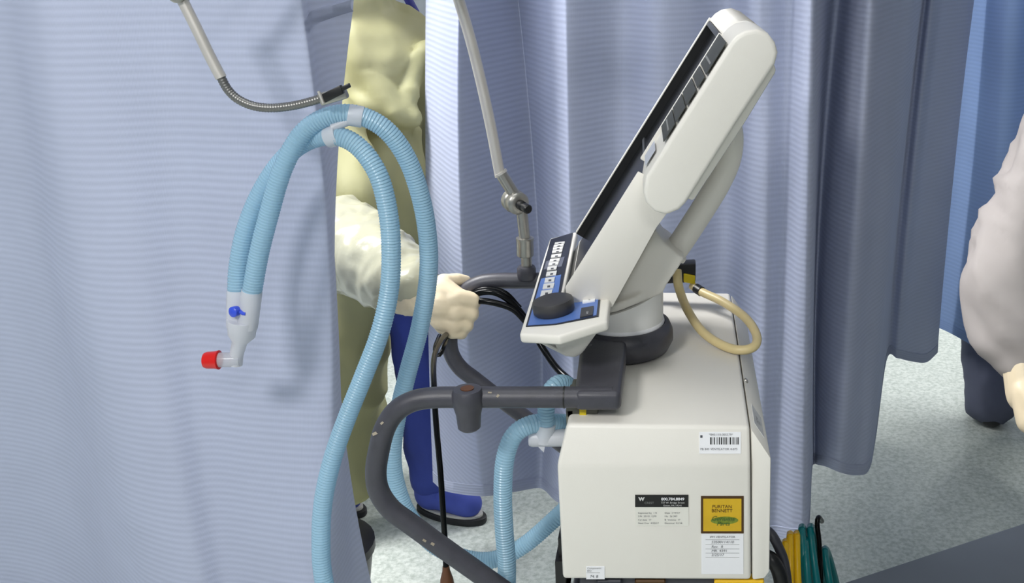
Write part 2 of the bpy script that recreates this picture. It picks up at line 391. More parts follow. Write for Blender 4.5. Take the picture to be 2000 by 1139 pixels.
curtain('privacy_curtain', [(1780, 1740, 1710, 3.20, 3.20), (1850, 1800, 1765, 3.16, 3.16), (1905, 1862, 1830, 3.12, 3.08, 640), (1945, 1915, 1880, 3.00, 2.98, 664), (1985, 1955, 1925, 2.96, 2.94, 688), (2050, 2020, 1980, 3.02, 2.98, 700), (2180, 2140, 2080, 2.86, 2.86), (2320, 2280, 2200, 2.86, 2.86)],
        .36, 'curtain at the far right behind the white gown, coloured for blue light', M_curt_bluelit, ylow=680, seed=23)

# ------------------------------------------------------------------ the ventilator on its cart
YN = 1.257
TOPZ = A(1463, 833, YN + .012).z
YF = AZ(1425, 572, TOPZ).y
YC = (YN + YF) / 2
XC = (A(1100, 1000, YN).x + A(1500, 1000, YN).x) / 2
vent = thing('ventilator', (XC, YC, 0), 'off-white hospital ventilator with tilted touchscreen on a wheeled cart', 'ventilator')
dY = V((0, 1, 0))
def nearpt(px, py, y=YN): return A(px, py, y)
# housing (near face folds back slightly above the crease)
near = [nearpt(1099, 1132), nearpt(1088, 910), A(1108, 829, YN + .012), A(1464, 833, YN + .012), nearpt(1466, 908), nearpt(1467, 1134)]
far = [V((p.x, YF, p.z)) for p in near]
hv = near + far
hf = [(0, 5, 4, 1), (1, 4, 3, 2), (6, 7, 8, 9, 10, 11), (0, 1, 7, 6), (1, 2, 8, 7), (2, 3, 9, 8), (3, 4, 10, 9), (4, 5, 11, 10), (5, 0, 6, 11)]
housing = mk('housing', hv, hf, M_shell, vent, bevel=(.005, 3, 8))
near = [nearpt(1469.5, 1134), A(1467, 837, YN + .012), nearpt(1506, 896), nearpt(1503, 1118), nearpt(1494, 1131)]
far = [V((p.x, YF, p.z)) for p in near]
v, f = prism(near, V((0, 0, 0)))
mk('rear_panel', near + far, [(0, 4, 3, 2, 1), (5, 6, 7, 8, 9)] + [(i, (i + 1) % 5, 5 + (i + 1) % 5, 5 + i) for i in range(5)], M_shell, vent, bevel=(.003, 2, 8))
# chamfer fittings on the rear panel
p1 = A(1467, 837, YN + .012); p2 = nearpt(1506, 896); nrm = (p2 - p1).cross(dY).normalized(); nrm = nrm if nrm.z > 0 else -nrm
for (t_, yy) in ((.12, 1.43),):
    q = p1.lerp(p2, t_); q = V((q.x, yy, q.z)); mk('screw', *lathe(q - nrm * .001, nrm, [(.004, 0), (.004, .003), (.002, .004)], 12), M_metal, vent, smooth=40)
mid = p1.lerp(p2, .5)
mk('rating_label', *obox(V((mid.x, 1.33, mid.z)) + nrm * .0004, (p2 - p1).normalized() * .012, dY * .03, nrm * .0004), mat('dull label', (206, 206, 206), .6, var=.1, vscale=60), vent)
lab = vent.children[-1]
ru = (p2 - p1).normalized()
text('AC 840\nSER', .006, V((mid.x, 1.325, mid.z)) + nrm * .001, dY, -ru, M_greyink, lab)
# top warning print at the far corner
q = AZ(1402, 590, TOPZ); text('A\nVIB\n!!', .009, q + V((0, 0, .0006)), V((1, 0, 0)), dY, M_keymark, vent, 'warning_print')
# black stepped bezel at the front (left) of the housing
xf = A(1090, 1000, YN).x
zt = A(1085, 990, 1.36).z
bz = merge(boxg((xf - .012, 1.30, .62), (xf + .002, 1.62, zt - .05)), boxg((xf - .008, 1.31, .62), (xf + .002, 1.6, zt - .02)), boxg((xf - .004, 1.33, .62), (xf + .002, 1.6, zt)))
mk('front_bezel', *bz, M_black, vent)
# cart: shelf, column, base, casters
BZ = A(1300, 1135, YN).z
shelf = box('cart_shelf', (XC - .12, YN + .02, BZ - .035), (XC + .125, YF - .02, BZ - .002), M_tube, vent, bevel=(.006, 2))
box('compressor', (XC - .10, YN + .05, BZ - .33), (XC + .11, YF - .06, BZ - .038), M_shell, vent, bevel=(.012, 3))
mk('cart_column', *merge(boxg((XC - .05, YC - .07, .14), (XC + .05, YC + .07, BZ - .33))), M_tube, vent, bevel=(.012, 2))
mk('cart_base', *merge(boxg((XC - .27, YC - .25, .10), (XC + .24, YC - .17, .15)), boxg((XC - .27, YC + .17, .10), (XC + .24, YC + .25, .15)), boxg((XC - .06, YC - .17, .10), (XC + .06, YC + .17, .15))), M_tube, vent, bevel=(.012, 2))
for (cx, cy) in ((-.24, -.21), (.21, -.21), (-.24, .21), (.21, .21)):
    o = V((XC + cx, YC + cy, .05))
    cs = mk('caster', *lathe(o - V((.014, 0, 0)), V((1, 0, 0)), [(.03, 0), (.048, .003), (.05, .014), (.048, .025), (.03, .028)], 24), M_black, vent, smooth=40)
    mk('caster_fork', *merge(boxg((o.x - .02, o.y - .012, .045), (o.x - .016, o.y + .012, .1)), boxg((o.x + .016, o.y - .012, .045), (o.x + .02, o.y + .012, .1)), boxg((o.x - .02, o.y - .012, .09), (o.x + .02, o.y + .012, .1))), M_metal, cs)
# items glimpsed right under the housing edge
for i, (xa, xb, mm) in enumerate(((1165, 1215, M_navy), (1240, 1300, M_bronze), (1395, 1492, M_yellow))):
    a, b = A(xa, 1137, YN + .012), A(xb, 1137, YN + .012)
    box('shelf_connector', (a.x, YN + .006, BZ - .022), (b.x, YN + .03, BZ - .0035), mm, vent, bevel=(.002, 1))
# handles
HY1, HY2 = 1.287, YF - .03
hp = [(1196, 776), (1000, 776), (900, 776), (845, 777), (806, 784), (774, 803), (752, 836), (740, 880), (734, 925), (741, 962), (764, 995), (800, 1022), (860, 1066), (950, 1130), (1060, 1208), (1130, 1262)]
HP = [A(x, y, HY1) for x, y in hp]
HR = .0142
hps, _ = resample(catmull(HP, 10), .006)
handles = []
for yy in (HY1, HY2):
    pts = [V((p.x, yy, p.z)) for p in hps]
    handles.append(mk('handle', *tubeg(pts, HR, 20), M_tube, vent, smooth=50))
    e = pts[-1]
    mk('handle_foot', *boxg((e.x - .02, min(yy, YC) if yy < YC else YC + .07, e.z - .03), (e.x + .05, max(yy, YC - .07) if yy < YC else yy + .015, e.z + .02)), M_tube, vent, bevel=(.01, 2))
handles[0]['label'] = 'nearer scuffed charcoal push handle'; handles[1]['label'] = 'farther charcoal push handle held by gloved hand'
mk('handle_joint', *tubeg([A(x, 776, HY1) for x in (1101, 1104)], HR + .0006, 20), M_black, handles[0], smooth=40)
# wear marks on the near handle
M_scuff = mat('bare scuff', (150, 140, 122), .6)
for i, (x, y, l, w_, a) in enumerate(((738, 843, .018, .004, .5), (749, 822, .012, .003, .9), (972, 773, .004, .003, 1.0), (958, 762, .006, .002, 0), (845, 1063, .005, .0035, -.6), (829, 1056, .005, .003, -.6))):
    c0 = A(x, y, HY1); c0 = min(hps, key=lambda p: (V((p.x, HY1, p.z)) - c0).length)
    tgt = A(x, y, HY1 - HR); base = V((c0.x, HY1, c0.z)); d0 = (tgt - base); d0 = d0.normalized()
    s_ = base + d0 * (HR + .0002); r_ = V((math.cos(a), 0, math.sin(a))); r_ = (r_ - d0 * r_.dot(d0)).normalized(); u_ = d0.cross(r_)
    mk('scuff', *obox(s_, r_ * l / 2, u_ * w_ / 2, d0 * .0003), M_scuff, handles[0])
# socket on the near handle (its twin on the far handle carries the arm)
for yy, hh in ((HY1, handles[0]), (HY2, handles[1])):
    c0 = A(916, 776, HY1) if yy == HY1 else V((0, 0, 0))
    if yy == HY1:
        x0, zz = c0.x, c0.z
    else:
        q = A(1030, 541, HY2); x0, zz = q.x, q.z
    sk = mk('handle_socket', *lathe(V((x0, yy - .008, zz - .042)), V((0, 0, 1)), ([(.012, 0), (.015, .003), (.0165, .022), (.0205, .038), (.0205, .052), (.018, .0575), (.009, .058), (.0088, .045)] if yy == HY1 else [(.008, .04), (.015, .042), (.0165, .048), (.0165, .060), (.0145, .064), (.009, .0645)]), 24), M_tube, vent, smooth=40)
    mk('socket_insert', *lathe(V((x0, yy - .008, zz + (.0155 if yy == HY1 else .02))), V((0, 0, 1)), [(.0088, 0), (.0088, .0015), (.005, .0012)], 18), M_brown, sk, smooth=40)
# bracket: corner block, rising post and cup that carries the monitor
CUPC = A(1215, 624, YC); CUPR = .0615 * YC / 1.47
cup = V((CUPC.x, YC, CUPC.z))
hz0 = HP[0].z
xa0, xb0 = A(1124, 776, HY1).x, A(1214, 776, HY1).x
xa1, xb1 = cup.x - .058, cup.x + .010
yz = [(HY1 - HR, hz0 - HR, 0), (HY1 - HR, hz0 + HR * .9, 0), (YC - .072, cup.z - .006, 1), (YC + .002, cup.z - .006, 1), (YC + .002, cup.z - .045, 1), (HY1 + .035, hz0 - HR, .2)]
def brk(flip):
    L_, R_ = [], []
    for (y_, z_, t_) in yz:
        yy_ = 2 * YC - y_ if flip else y_
        L_.append(V((xa0 + (xa1 - xa0) * t_, yy_, z_))); R_.append(V((xb0 + (xb1 - xb0) * t_, yy_, z_)))
    n_ = len(yz)
    return L_ + R_, [tuple(range(n_)), tuple(range(2 * n_ - 1, n_ - 1, -1))] + [(i, (i + 1) % n_, n_ + (i + 1) % n_, n_ + i) for i in range(n_)]
mk('bracket', *brk(False), M_tube, vent, bevel=(.008, 4, 15))
mk('bracket', *brk(True), M_tube, vent, bevel=(.008, 4, 15))
mk('bracket_cup', *lathe(cup - V((0, 0, .050)), V((0, 0, 1)), [(CUPR * .85, 0), (CUPR * 1.12, .006), (CUPR * 1.23, .020), (CUPR * 1.22, .034), (CUPR * 1.14, .046), (CUPR * 1.04, .048), (CUPR * 1.03, .036)], 48), M_tube, vent, smooth=50)
mk('swivel_ring', *lathe(cup - V((0, 0, .005)), V((0, 0, 1)), [(CUPR * 1.0, 0), (CUPR * 1.025, .004), (CUPR * 1.0, .008)], 48), mat('bright ring', (240, 240, 242), .3), vent, smooth=50)
# ---- monitor: local frame turned a few degrees about the pedestal
TH = math.radians(2.2)
GY = V((-math.sin(TH), math.cos(TH), 0)); GX = V((math.cos(TH), math.sin(TH), 0)); GZ = V((0, 0, 1))
def G(px, py, c): return PLN(px, py, cup + GY * c, GY)
CN, CD, CL, CFAR = -.20, -.075, -.125, .165
def poly(pxs, c): return [G(x, y, c) for x, y in pxs]
U = (G(1428, 82, CN) - G(1262, 345, CN)).normalized()       # up along the screen
NRM = GY.cross(U); NRM = NRM if NRM.x < 0 else -NRM          # out of the screen, to the left
wing_px = [(1428, 82), (1438, 71), (1454, 61), (1478, 57), (1500, 65), (1514, 83), (1520, 103), (1514, 126), (1440, 238), (1340, 397), (1326, 411), (1301, 421), (1278, 414), (1262, 397), (1256, 376), (1262, 345)]
wing = poly(wing_px, CN)
monitor = mk('monitor_housing', *prism(wing, GY * (CD - CN)), M_shell, vent, bevel=(.006, 4, 40))
# upper body behind the screen: same outline, face set back inside the frame
REC = .016
def setback(ps, idx, d): return [p - NRM * d if i in idx else p for i, p in enumerate(ps)]
ub = [p + GY * (CD - CN + .0005) for p in setback(wing, (0, 14, 15), REC)]
ub[0] = ub[0] - U * .010; ub[1] = ub[1] - U * .004 - NRM * .006
cap = [wing[0] - U * .004] + wing[0:8] + [wing[7] - U * .03, wing[0] - U * .004 - NRM * .03]
mk('top_cap', *prism([p + GY * (CD - CN + .0003) for p in cap], GY * (CFAR - CD - .0003)), M_shell, vent, bevel=(.003, 2, 40))
mk('upper_shell', *prism(ub, GY * (CFAR - CD)), M_shell, vent, bevel=(.005, 3, 40))
# rear lip behind the wing
lip_px = [(1500, 90), (1517, 139), (1446, 255), (1354, 394), (1335, 385)]
mk('rear_cover', *prism(poly(lip_px, CN + .02), GY * (CFAR - CN - .04)), M_shell, vent, bevel=(.004, 2, 20))
# lower screen body
P_top = G(1262, 345, CL); 
lowA = G(1104, 562, CL)
low_px = [(1250, 338), (1104, 562), (1108, 590), (1196, 600), (1282, 445), (1330, 380)]
lo_ = poly(low_px, CL)
lo_[0] = lo_[1] + U * (lo_[0] - lo_[1]).dot(U)
lo2 = [p for p in lo_]
lo2[0] = lo2[0] - NRM * REC; lo2[1] = lo2[1] - NRM * REC
low_shell = mk('lower_shell', *prism(lo2, GY * (CFAR - CL)), M_shell, vent, bevel=(.004, 2, 25))
# frame rims around the two displays (proud of the glass)
LB = lo_[1]                                      # lower near corner on the face plane
def onface(p, c): return p + GY * (c - (p - cup).dot(GY))
top_near = onface(G(1428, 82, CN), CD); bot_far = onface(LB, CFAR)
fh = (top_near - onface(LB, CD)).dot(U)
base = onface(LB, 0)
def face_pt(h, c, d=0): return base + U * h + GY * c + NRM * d
def rim(h0, h1, c0, c1, d0, d1): 
    return obox(face_pt((h0 + h1) / 2, (c0 + c1) / 2, (d0 + d1) / 2), U * ((h1 - h0) / 2), GY * ((c1 - c0) / 2), NRM * ((d1 - d0) / 2))
hw = (onface(G(1262, 345, CN), 0) - base).dot(U)      # height where the wing ends
RW = .006
mk('screen_frame', *merge(rim(-.002, fh, CFAR - RW, CFAR, -REC - .003, 0)), M_shell, monitor, bevel=(.0015, 2))
mk('side_cheek', *prism([p - GY * .0004 for p in lo_], GY * .006), M_shell, monitor, bevel=(.0012, 2))
mk('screen_frame', *rim(hw - .006, fh - .003, CD - .005, CD + .005, -REC - .003, .0014), M_shell, monitor, bevel=(.001, 2))
mk('inner_bezel', *rim(-.002, fh - .006, CFAR - RW - .004, CFAR - RW - .0002, -REC + .0005, -.002), M_black, monitor)
mk('inner_bezel', *rim(fh - .012, fh - .0042, CD + .004, CFAR - RW - .0045, -REC + .0005, -.002), M_darkin, monitor)
hm = hw - .02
mk('screen', *rim(hm + .006, fh - .013, CD + .004, CFAR - RW - .0045, -REC + .0004, -REC + .002), M_blackgloss, monitor)
mk('screen', *rim(-.03, hm, CL + .006, CFAR - RW - .0045, -REC + .0004, -REC + .002), M_blackgloss, monitor)
mk('screen_divider', *rim(hm + .0005, hm + .0055, CL + .006, CFAR - RW - .0045, -REC + .0004, -REC + .004), M_darkin, monitor)
# smoked indicator windows down the wing
ind = [(1.0, .68), (.66, .545), (.525, .37), (.355, .20), (.185, .0)]
h_hi = (onface(G(1428, 82, CN), 0) - base).dot(U) - .004; h_lo = (onface(G(1302, 283, CN), 0) - base).dot(U)
for i, (a, b) in enumerate(ind):
    hh1 = h_lo + (h_hi - h_lo) * a; hh0 = h_lo + (h_hi - h_lo) * b
    iw = mk('indicator_window', *rim(hh0, hh1, CN + .010, CD - .0055, .0001, .0012), M_indic, monitor)
    if i in (0, 4): mk('indicator_legend', *rim(hh0 + .012, hh0 + .015, CN + .026, CD - .016, .0012, .0016), M_indicline, iw)
mk('maker_print', *rim(h_lo - .045, h_lo - .02, CN + .04, CD - .02, .0001, .0005), mat('faint grey print', (182, 186, 196), .5), monitor)
# white top label on the wing
# ---- pedestal
pc = cup
SEAM_L, SEAM_R = .012, .056
def seam_z(x): t_ = (x - (pc.x - CUPR)) / (2 * CUPR); return SEAM_L + (SEAM_R - SEAM_L) * t_
def slant(r, z0, z1, n=48):
    v = []
    for zz in (z0, z1):
        for k in range(n):
            a = 2 * math.pi * k / n; x_ = pc.x + r * math.cos(a); y_ = pc.y + r * math.sin(a)
            v.append(V((x_, y_, pc.z + (zz if isinstance(zz, float) else zz(x_)))))
    return v, [tuple(range(n - 1, -1, -1)), tuple(range(n, 2 * n))] + [(k, (k + 1) % n, n + (k + 1) % n, n + k) for k in range(n)]
mk('pedestal', *slant(CUPR * .99, -.004, seam_z), M_shell2, vent, smooth=30)
yk = [(1186, 620), (1196, 596), (1280, 447), (1296, 474), (1338, 506), (1299, 562), (1297, 572), (1240, 600)]
ykp = poly(yk, -.046)
blob('yoke', [prism(ykp, GY * .092), slant(CUPR * .965, lambda x: seam_z(x) + .0015, lambda x: seam_z(x) + .016)], .0035, M_shell, vent, 8)
# neck tube rising behind the display
nk = [(1316, 494), (1338, 462), (1375, 405), (1402, 360), (1421, 318), (1428, 280), (1424, 246), (1408, 220)]
NP = [G(x, y, 0.0) for x, y in nk]; Q, _ = resample(catmull(NP, 8), .006)
neck = mk('support_neck', *tubeg(Q, .0185, 20), M_shell, vent, smooth=60)
mk('neck_collar', *tubeg([NP[0] - (NP[1] - NP[0]).normalized() * .004, NP[0] + (NP[1] - NP[0]).normalized() * .003], .0215, 24), M_shell, neck, smooth=50)
wb = poly([(1388, 357), (1400, 320), (1425, 280), (1428, 300), (1410, 350), (1394, 372)], -.012)
mk('neck_web', *prism(wb, GY * .024), M_shell, neck, bevel=(.003, 2))
# ---- control panel with keys, knob and two buttons
pa, pb = G(1028, 637, CN + .012), G(1168, 617, CN + .012)
PT = (pb - pa).normalized(); PN = PT.cross(GY).normalized(); PN = PN if PN.z > 0 else -PN
def PL(px, py, h=0): return PLN(px, py, pa + PN * h, PN)
out_px = [(1014, 652), (1092, 656), (1186, 627), (1192, 573), (1099, 584), (1127, 452), (1073, 466)]
op = [PL(x, y, -.001) for x, y in out_px]
panel = mk('control_panel', *prism(op, PN * -.014), M_shell, vent, bevel=(.004, 3, 20))
ov_px = [(1027, 638), (1086, 634), (1169, 618), (1174, 571), (1120, 583), (1093, 583), (1119, 455), (1076, 468)]
ov = [PL(x, y, .0) for x, y in ov_px]
film = mk('keypad_film', *prism([p - PN * .0008 for p in ov], PN * .0014), M_navy, panel)
def patch(pxs, h, t, m, name, par): return mk(name, *prism([PL(x, y, h) for x, y in pxs], PN * t), m, par)
patch([(1031, 636), (1086, 632), (1165, 616), (1170, 574), (1119, 585), (1089, 585), (1096, 537), (1057, 545)], .0006, .0006, M_blue, 'keypad_blue_field', panel)
patch([(1062, 527), (1097, 521), (1103, 502), (1067, 511)], .0006, .0006, M_grey, 'keypad_grey_field', panel)
kz = [(187, 330, 430, 20), (212, 320, 420, 20), (240, 312, 412, 22), (270, 305, 405, 24), (315, 295, 395, 30), (360, 280, 380, 28), (395, 268, 368, 30), (440, 255, 350, 34), (495, 245, 348, 42), (560, 230, 328, 46), (622, 212, 322, 50), (695, 190, 300, 60), (762, 175, 278, 48)]
for (yy, xa, xb, hh) in kz:
    s = 5.178; sl = -12
    q = [(xa - hh * .12, yy + hh / 2 + 6), (xb - hh * .12, yy + hh / 2 - 6), (xb + hh * .12, yy - hh / 2 - 6), (xa + hh * .12, yy - hh / 2 + 6)]
    k = patch([(1020 + a / s, 440 + b / s) for a, b in q], .001, .0016, M_key, 'key', panel)
    cx_, cy_ = (xa + xb) / 2, yy
    q2 = [(cx_ - 14, cy_ + hh * .18), (cx_ + 14, cy_ + hh * .18 - 3), (cx_ + 16, cy_ - hh * .18 - 3), (cx_ - 12, cy_ - hh * .18)]
    patch([(1020 + a / s, 440 + b / s) for a, b in q2], .0026, .0004, M_keymark, 'key_symbol', panel)
b1 = patch([(1138, 594), (1162, 590), (1165, 575), (1140, 579)], .001, .002, M_paper, 'accept_button', panel)
b2 = patch([(1133, 622), (1158, 617), (1160, 600), (1136, 604)], .001, .002, M_navy, 'clear_button', panel)
text('ACCEPT', .0035, PL(1151, 584, .0031), GY * -1, PT * 1, M_keymark, b1)
text('CLEAR', .0035, PL(1147, 611, .0031), GY * -1, PT * 1, M_paper, b2)
ko = PL(1083, 610, .001)
knob = mk('knob', *lathe(ko, PN, [(.026, 0), (.0285, .003), (.029, .014), (.0275, .0185), (.024, .020), (.001, .0195)], 40), mat('charcoal knob', (56, 55, 56), .45, var=.05), panel, smooth=40)
dm = PL(1089, 588, .0192); mk('finger_dimple', *lathe(dm, PN, [(.0055, 0), (.0055, .0009), (.0045, .0012), (.004, .0006)], 18), M_tube, panel, smooth=40)
# belly shell beneath the panel
bl = [G(x, y, CN + .02) for x, y in [(1036, 664), (1104, 698), (1122, 701), (1136, 694), (1168, 650), (1180, 620), (1100, 632)]]
mk('belly_shell', *prism(bl, GY * .08), M_shell, vent, bevel=(.008, 3, 20))
bl = [G(x, y, CN + .02) for x, y in [(1038, 664), (1100, 694), (1080, 648)]]
mk('belly_shell', *prism(bl, GY * .28), M_shell, vent, bevel=(.004, 2, 20))
# ---- stickers on the near face
def face_rect(name, x0, y0, x1, y1, m, parent, off=.0004, th=.0004, slope=False):
    yy = YN
    def P(x, y):
        if not slope: return A(x, y, YN)
        o_ = A(1300, 908, YN); n_ = (A(1400, 833, YN + .012) - A(1400, 908, YN)).cross(V((1, 0, 0))).normalized(); return PLN(x, y, o_, n_)
    c = [P(x0, y1), P(x1, y1), P(x1, y0), P(x0, y0)]
    n_ = (c[1] - c[0]).cross(c[3] - c[0]).normalized(); n_ = n_ if n_.y < 0 else -n_
    return mk(name, *prism([p + n_ * (off + th) for p in c], n_ * -(th + .0008 + off)), m, parent)
EX, EZ = V((1, 0, 0)), V((0, 0, 1))
MMP = (A(1400, 1000, YN) - A(1399, 1000, YN)).length
bc = face_rect('barcode_label', 1366, 844, 1447, 886, M_paper, vent, slope=True)
rnd = random.Random(4); x = 1387.0
pat = [(1387, 3.5), (1391.5, 1), (1394, 2.5), (1398.5, 1), (1401, 1), (1404, 2.5), (1408, 3), (1412, 1.5), (1415, 2), (1418, 2), (1421.5, .8), (1425, 3.4), (1430, .8), (1432.5, 2), (1436.5, .8), (1438.5, 2), (1441, 2.2)]
for (xx, ww) in pat: face_rect('bar', xx, 854, xx + ww * .8, 868, M_ink, bc, off=.0009, th=.0002, slope=True)
slope_up = (A(1400, 833, YN + .012) - A(1400, 908, YN)).normalized()
def slope_pt(x, y):
    o_ = A(1300, 908, YN); n_ = slope_up.cross(V((1, 0, 0))).normalized(); return PLN(x, y, o_, n_)
sn = EX.cross(slope_up).normalized()
text('*840-110-005379*', .0042, slope_pt(1408, 849) + sn * .0010, EX, slope_up, M_greyink, bc)
text('PB 840 VENTILATOR 4-075', .0042, slope_pt(1404, 877) + sn * .0010, EX, slope_up, M_greyink, bc)
face_rect('logo_mark', 1367.5, 850, 1372, 855, M_keymark, bc, off=.0009, th=.0002, slope=True)
sv = face_rect('service_label', 1241, 967, 1345, 1027, M_paper2, vent)
face_rect('label_band', 1240.5, 966.5, 1344.5, 990, M_ink, sv, off=.0009, th=.0002)
def tx(s, size_px, x, y, m, par, align='CENTER', shear=0, bold=0): return text(s, size_px * MMP * 1.15, A(x, y, YN) + V((0, -.0013, 0)), EX, EZ, m, par, align=align, shear=shear, bold=bold)
tx('800.784.8849', 7.2, 1314, 974, M_paper, sv, bold=.00012)
tx('737 W. Bridge Street', 4.6, 1314, 981, M_key, sv)
tx('Exton, PA 19341', 4.6, 1314, 986.5, M_key, sv)
tx('W', 9, 1253, 974, M_key, sv, bold=.0004)
tx('CREST', 5.6, 1268, 981.5, M_indicline, sv)
for (xa, xb, yy, s1, s2) in ((1246, 1298, 1001, 'Inspected by  1 R', 'Date  1/19/17'), (1246, 1298, 1007.5, 'S/N  35101 1270', 'No  26 387'), (1246, 1298, 1014.5, 'Cal date  17', 'B  Volume  17'), (1246, 1298, 1021, 'Next Due  4/20/17', 'Electrical  01/18')):
    tx(s1, 4.6, xa, yy, M_greyink, sv, 'LEFT'); tx(s2, 4.6, xb, yy, M_greyink, sv, 'LEFT')
gl = face_rect('gold_label', 1369, 969, 1452.5, 1041.5, M_bronze, vent)
face_rect('gold_field', 1373.5, 973.5, 1448, 1037, M_gold, gl, off=.0009, th=.0002)
tx('PURITAN', 8.2, 1410, 989, M_bronze, gl); tx('BENNETT', 8.2, 1410, 997, M_bronze, gl)
oc = A(1415, 1016, YN) + V((0, -.0012, 0)); n_ = 28
mk('green_oval', [oc] + [oc + V((27 * MMP * math.cos(2 * math.pi * k / n_), 0, 8.5 * MMP * math.sin(2 * math.pi * k / n_) + 27 * MMP * math.cos(2 * math.pi * k / n_) * .02)) for k in range(n_)], [(0, 1 + k, 1 + (k + 1) % n_) for k in range(n_)], mat('olive green print', (112, 128, 30), .4, var=.35, vscale=240), gl)
def tx2(s, size_px, x, y, m, par, shear=0): return text(s, size_px * MMP * 1.15, A(x, y, YN) + V((0, -.0016, 0)), EX, EZ, m, par, shear=shear)
tx2('Genuine', 12, 1412, 1012, M_greenink, gl, .35); tx2('Parts', 11, 1412, 1022, M_greenink, gl, .35)
wl = face_rect('handwritten_label', 1370, 1042.5, 1452, 1121, M_paper, vent)
tx('IPM VENTILATOR', 5.6, 1411, 1048, M_greyink, wl)
for s_, yy in (('53500114110', 1058), ('Rev.  R', 1067), ('MR. 4391', 1075), ('2/25/17', 1083)):
    tx(s_, 7, 1389, yy, M_greyink, wl, 'LEFT', .2)
for yy in (1053.5, 1063, 1071.5, 1079.5, 1088): face_rect('rule_line', 1378, yy, 1444, yy + .6, M_indicline, wl, off=.0008, th=.0001)
sm = face_rect('small_label', 1145, 1106, 1181, 1131, M_paper, vent)
tx('Components', 4.6, 1147, 1109, M_greyink, sm, 'LEFT'); tx('BIO', 4.6, 1147, 1114, M_greyink, sm, 'LEFT'); tx('74. B', 7, 1160, 1125, M_keymark, sm, shear=.2)
face_rect('rule_line', 1146, 1118, 1172, 1118.8, M_indicline, sm, off=.0008, th=.0001)
# latch casting below the near handle
a, b = A(1112, 826, 1.34), A(1172, 792, 1.34)
lt = mk('latch', *merge(boxg((a.x, 1.30, TOPZ - .004), (b.x, 1.36, TOPZ + .020)), boxg((a.x, 1.30, TOPZ - .03), (a.x + .012, 1.4, TOPZ + .01))), M_olive, vent, bevel=(.003, 2))
yt = A(1138, 812, 1.299); mk('latch_tag', *boxg((yt.x - .004, 1.2965, TOPZ + .002), (yt.x + .005, 1.2995, TOPZ + .017)), M_yel, lt)
# hose hook at the rear of the cart
hk = [A(1603, 1190, 1.50), A(1603, 1120, 1.50), A(1600, 1060, 1.50), A(1596, 1024, 1.50), A(1599, 1011, 1.51), A(1605, 1018, 1.53)]
xk = A(1600, 1100, 1.5)
tube('hose_hook', hk, .0042, M_blackgloss, vent, 10)
mk('hook_rail', *boxg((XC + .11, 1.49, hk[0].z - .02), (hk[0].x + .008, 1.51, hk[0].z + .004)), M_tube, vent, bevel=(.003, 2))

# ------------------------------------------------------------------ support arm for the hoses
def TT(name, P, r, m, par, seg=16): return mk(name, *tubeg([V(p) for p in P], r, seg), m, par, smooth=40)
ab = A(1030, 518, HY2 - .006)
arm = thing('support_arm', ab, 'jointed metal support arm clamped on the far push handle', 'support arm')
ya = HY2 - .006
axis = V((0, 0, 1))
TT('threaded_stud', [A(1029, 524, ya), A(1028, 500, ya)], .0095, M_metal, arm)
mk('coupling', *lathe(A(1026, 500, ya), A(1025, 462, ya) - A(1026, 500, ya), [(.0135, 0), (.0148, .002), (.0148, .028), (.0155, .029), (.0155, .033), (.011, .034)], 26), M_metal, arm, smooth=40)
TT('lower_rod', [A(1025, 466, ya), A(1018, 400, ya)], .0098, M_metal, arm)
jc = A(1006, 394, ya)
jn = V((.55, -.83, -.05)).normalized()
jt = mk('joint', *lathe(jc - jn * .018, jn, [(.016, 0), (.0195, .003), (.0205, .016), (.0185, .018), (.0195, .020), (.0195, .032), (.016, .036), (.010, .037)], 32), M_metal, arm, smooth=40)
mk('joint_knob', *lathe(jc + jn * .016, jn, [(.0085, 0), (.0085, .014), (.006, .016), (.006, .022), (.008, .023), (.008, .034), (.006, .036)], 20), M_black, jt, smooth=40)
TT('sleeve_socket', [A(1003, 378, ya), A(978, 338, ya)], .0102, M_metal, arm)
TT('sleeve_lip', [A(979.5, 340, ya), A(977, 336, ya)], .0116, M_rod, arm)
rodp = [A(977, 345, ya), A(955, 230, ya), A(925, 100, ya), A(893, -10, ya - .02), A(850, -140, ya - .14), A(806, -260, ya - .27)]
tube('arm_rod', rodp, lambda i: .0092, M_rod, arm, 16)
ej = rodp[-1]
mk('elbow_joint', *lathe(ej - jn * .02, jn, [(.016, 0), (.02, .003), (.02, .036), (.016, .04)], 28), M_metal, arm, smooth=40)
YG = 1.385
jb = A(352, -6, YG)
tube('arm_rod', [ej, ej.lerp(jb, .5) + V((0, 0, .02)), jb], .0085, M_rod, arm, 16)
mk('elbow_joint', *lathe(jb - V((0, .014, 0)) + V((0, 0, .004)), V((0, 1, 0)), [(.009, 0), (.011, .002), (.011, .026), (.009, .028)], 24), M_metal, arm, smooth=40)
gz = [(356, 0), (385, 58), (410, 110), (432, 152)]
tube('drop_rod', [A(x, y, YG) for x, y in gz], .0072, M_rod, arm, 16)
gp = [(431, 150), (445, 175), (465, 194), (495, 207), (530, 211), (570, 207), (605, 199), (628, 192)]
GP, Lg = resample(catmull([A(x, y, YG) for x, y in gp], 8), .0012)
mk('gooseneck', *tubeg(GP, lambda i: .0060 - .0005 * (i % 3 == 0), 14), M_goose, arm, smooth=60)
cl = [A(626, 186, YG), A(678, 170, YG)]
cd = (cl[1] - cl[0]).normalized(); cu_ = V((0, 1, 0)).cross(cd).normalized(); cu_ = cu_ if cu_.z > 0 else -cu_
mk('clip_plate', *obox(A(651, 187, YG), cd * .019, cu_ * .0085, V((0, .006, 0))), M_metal, arm, bevel=(.003, 2))
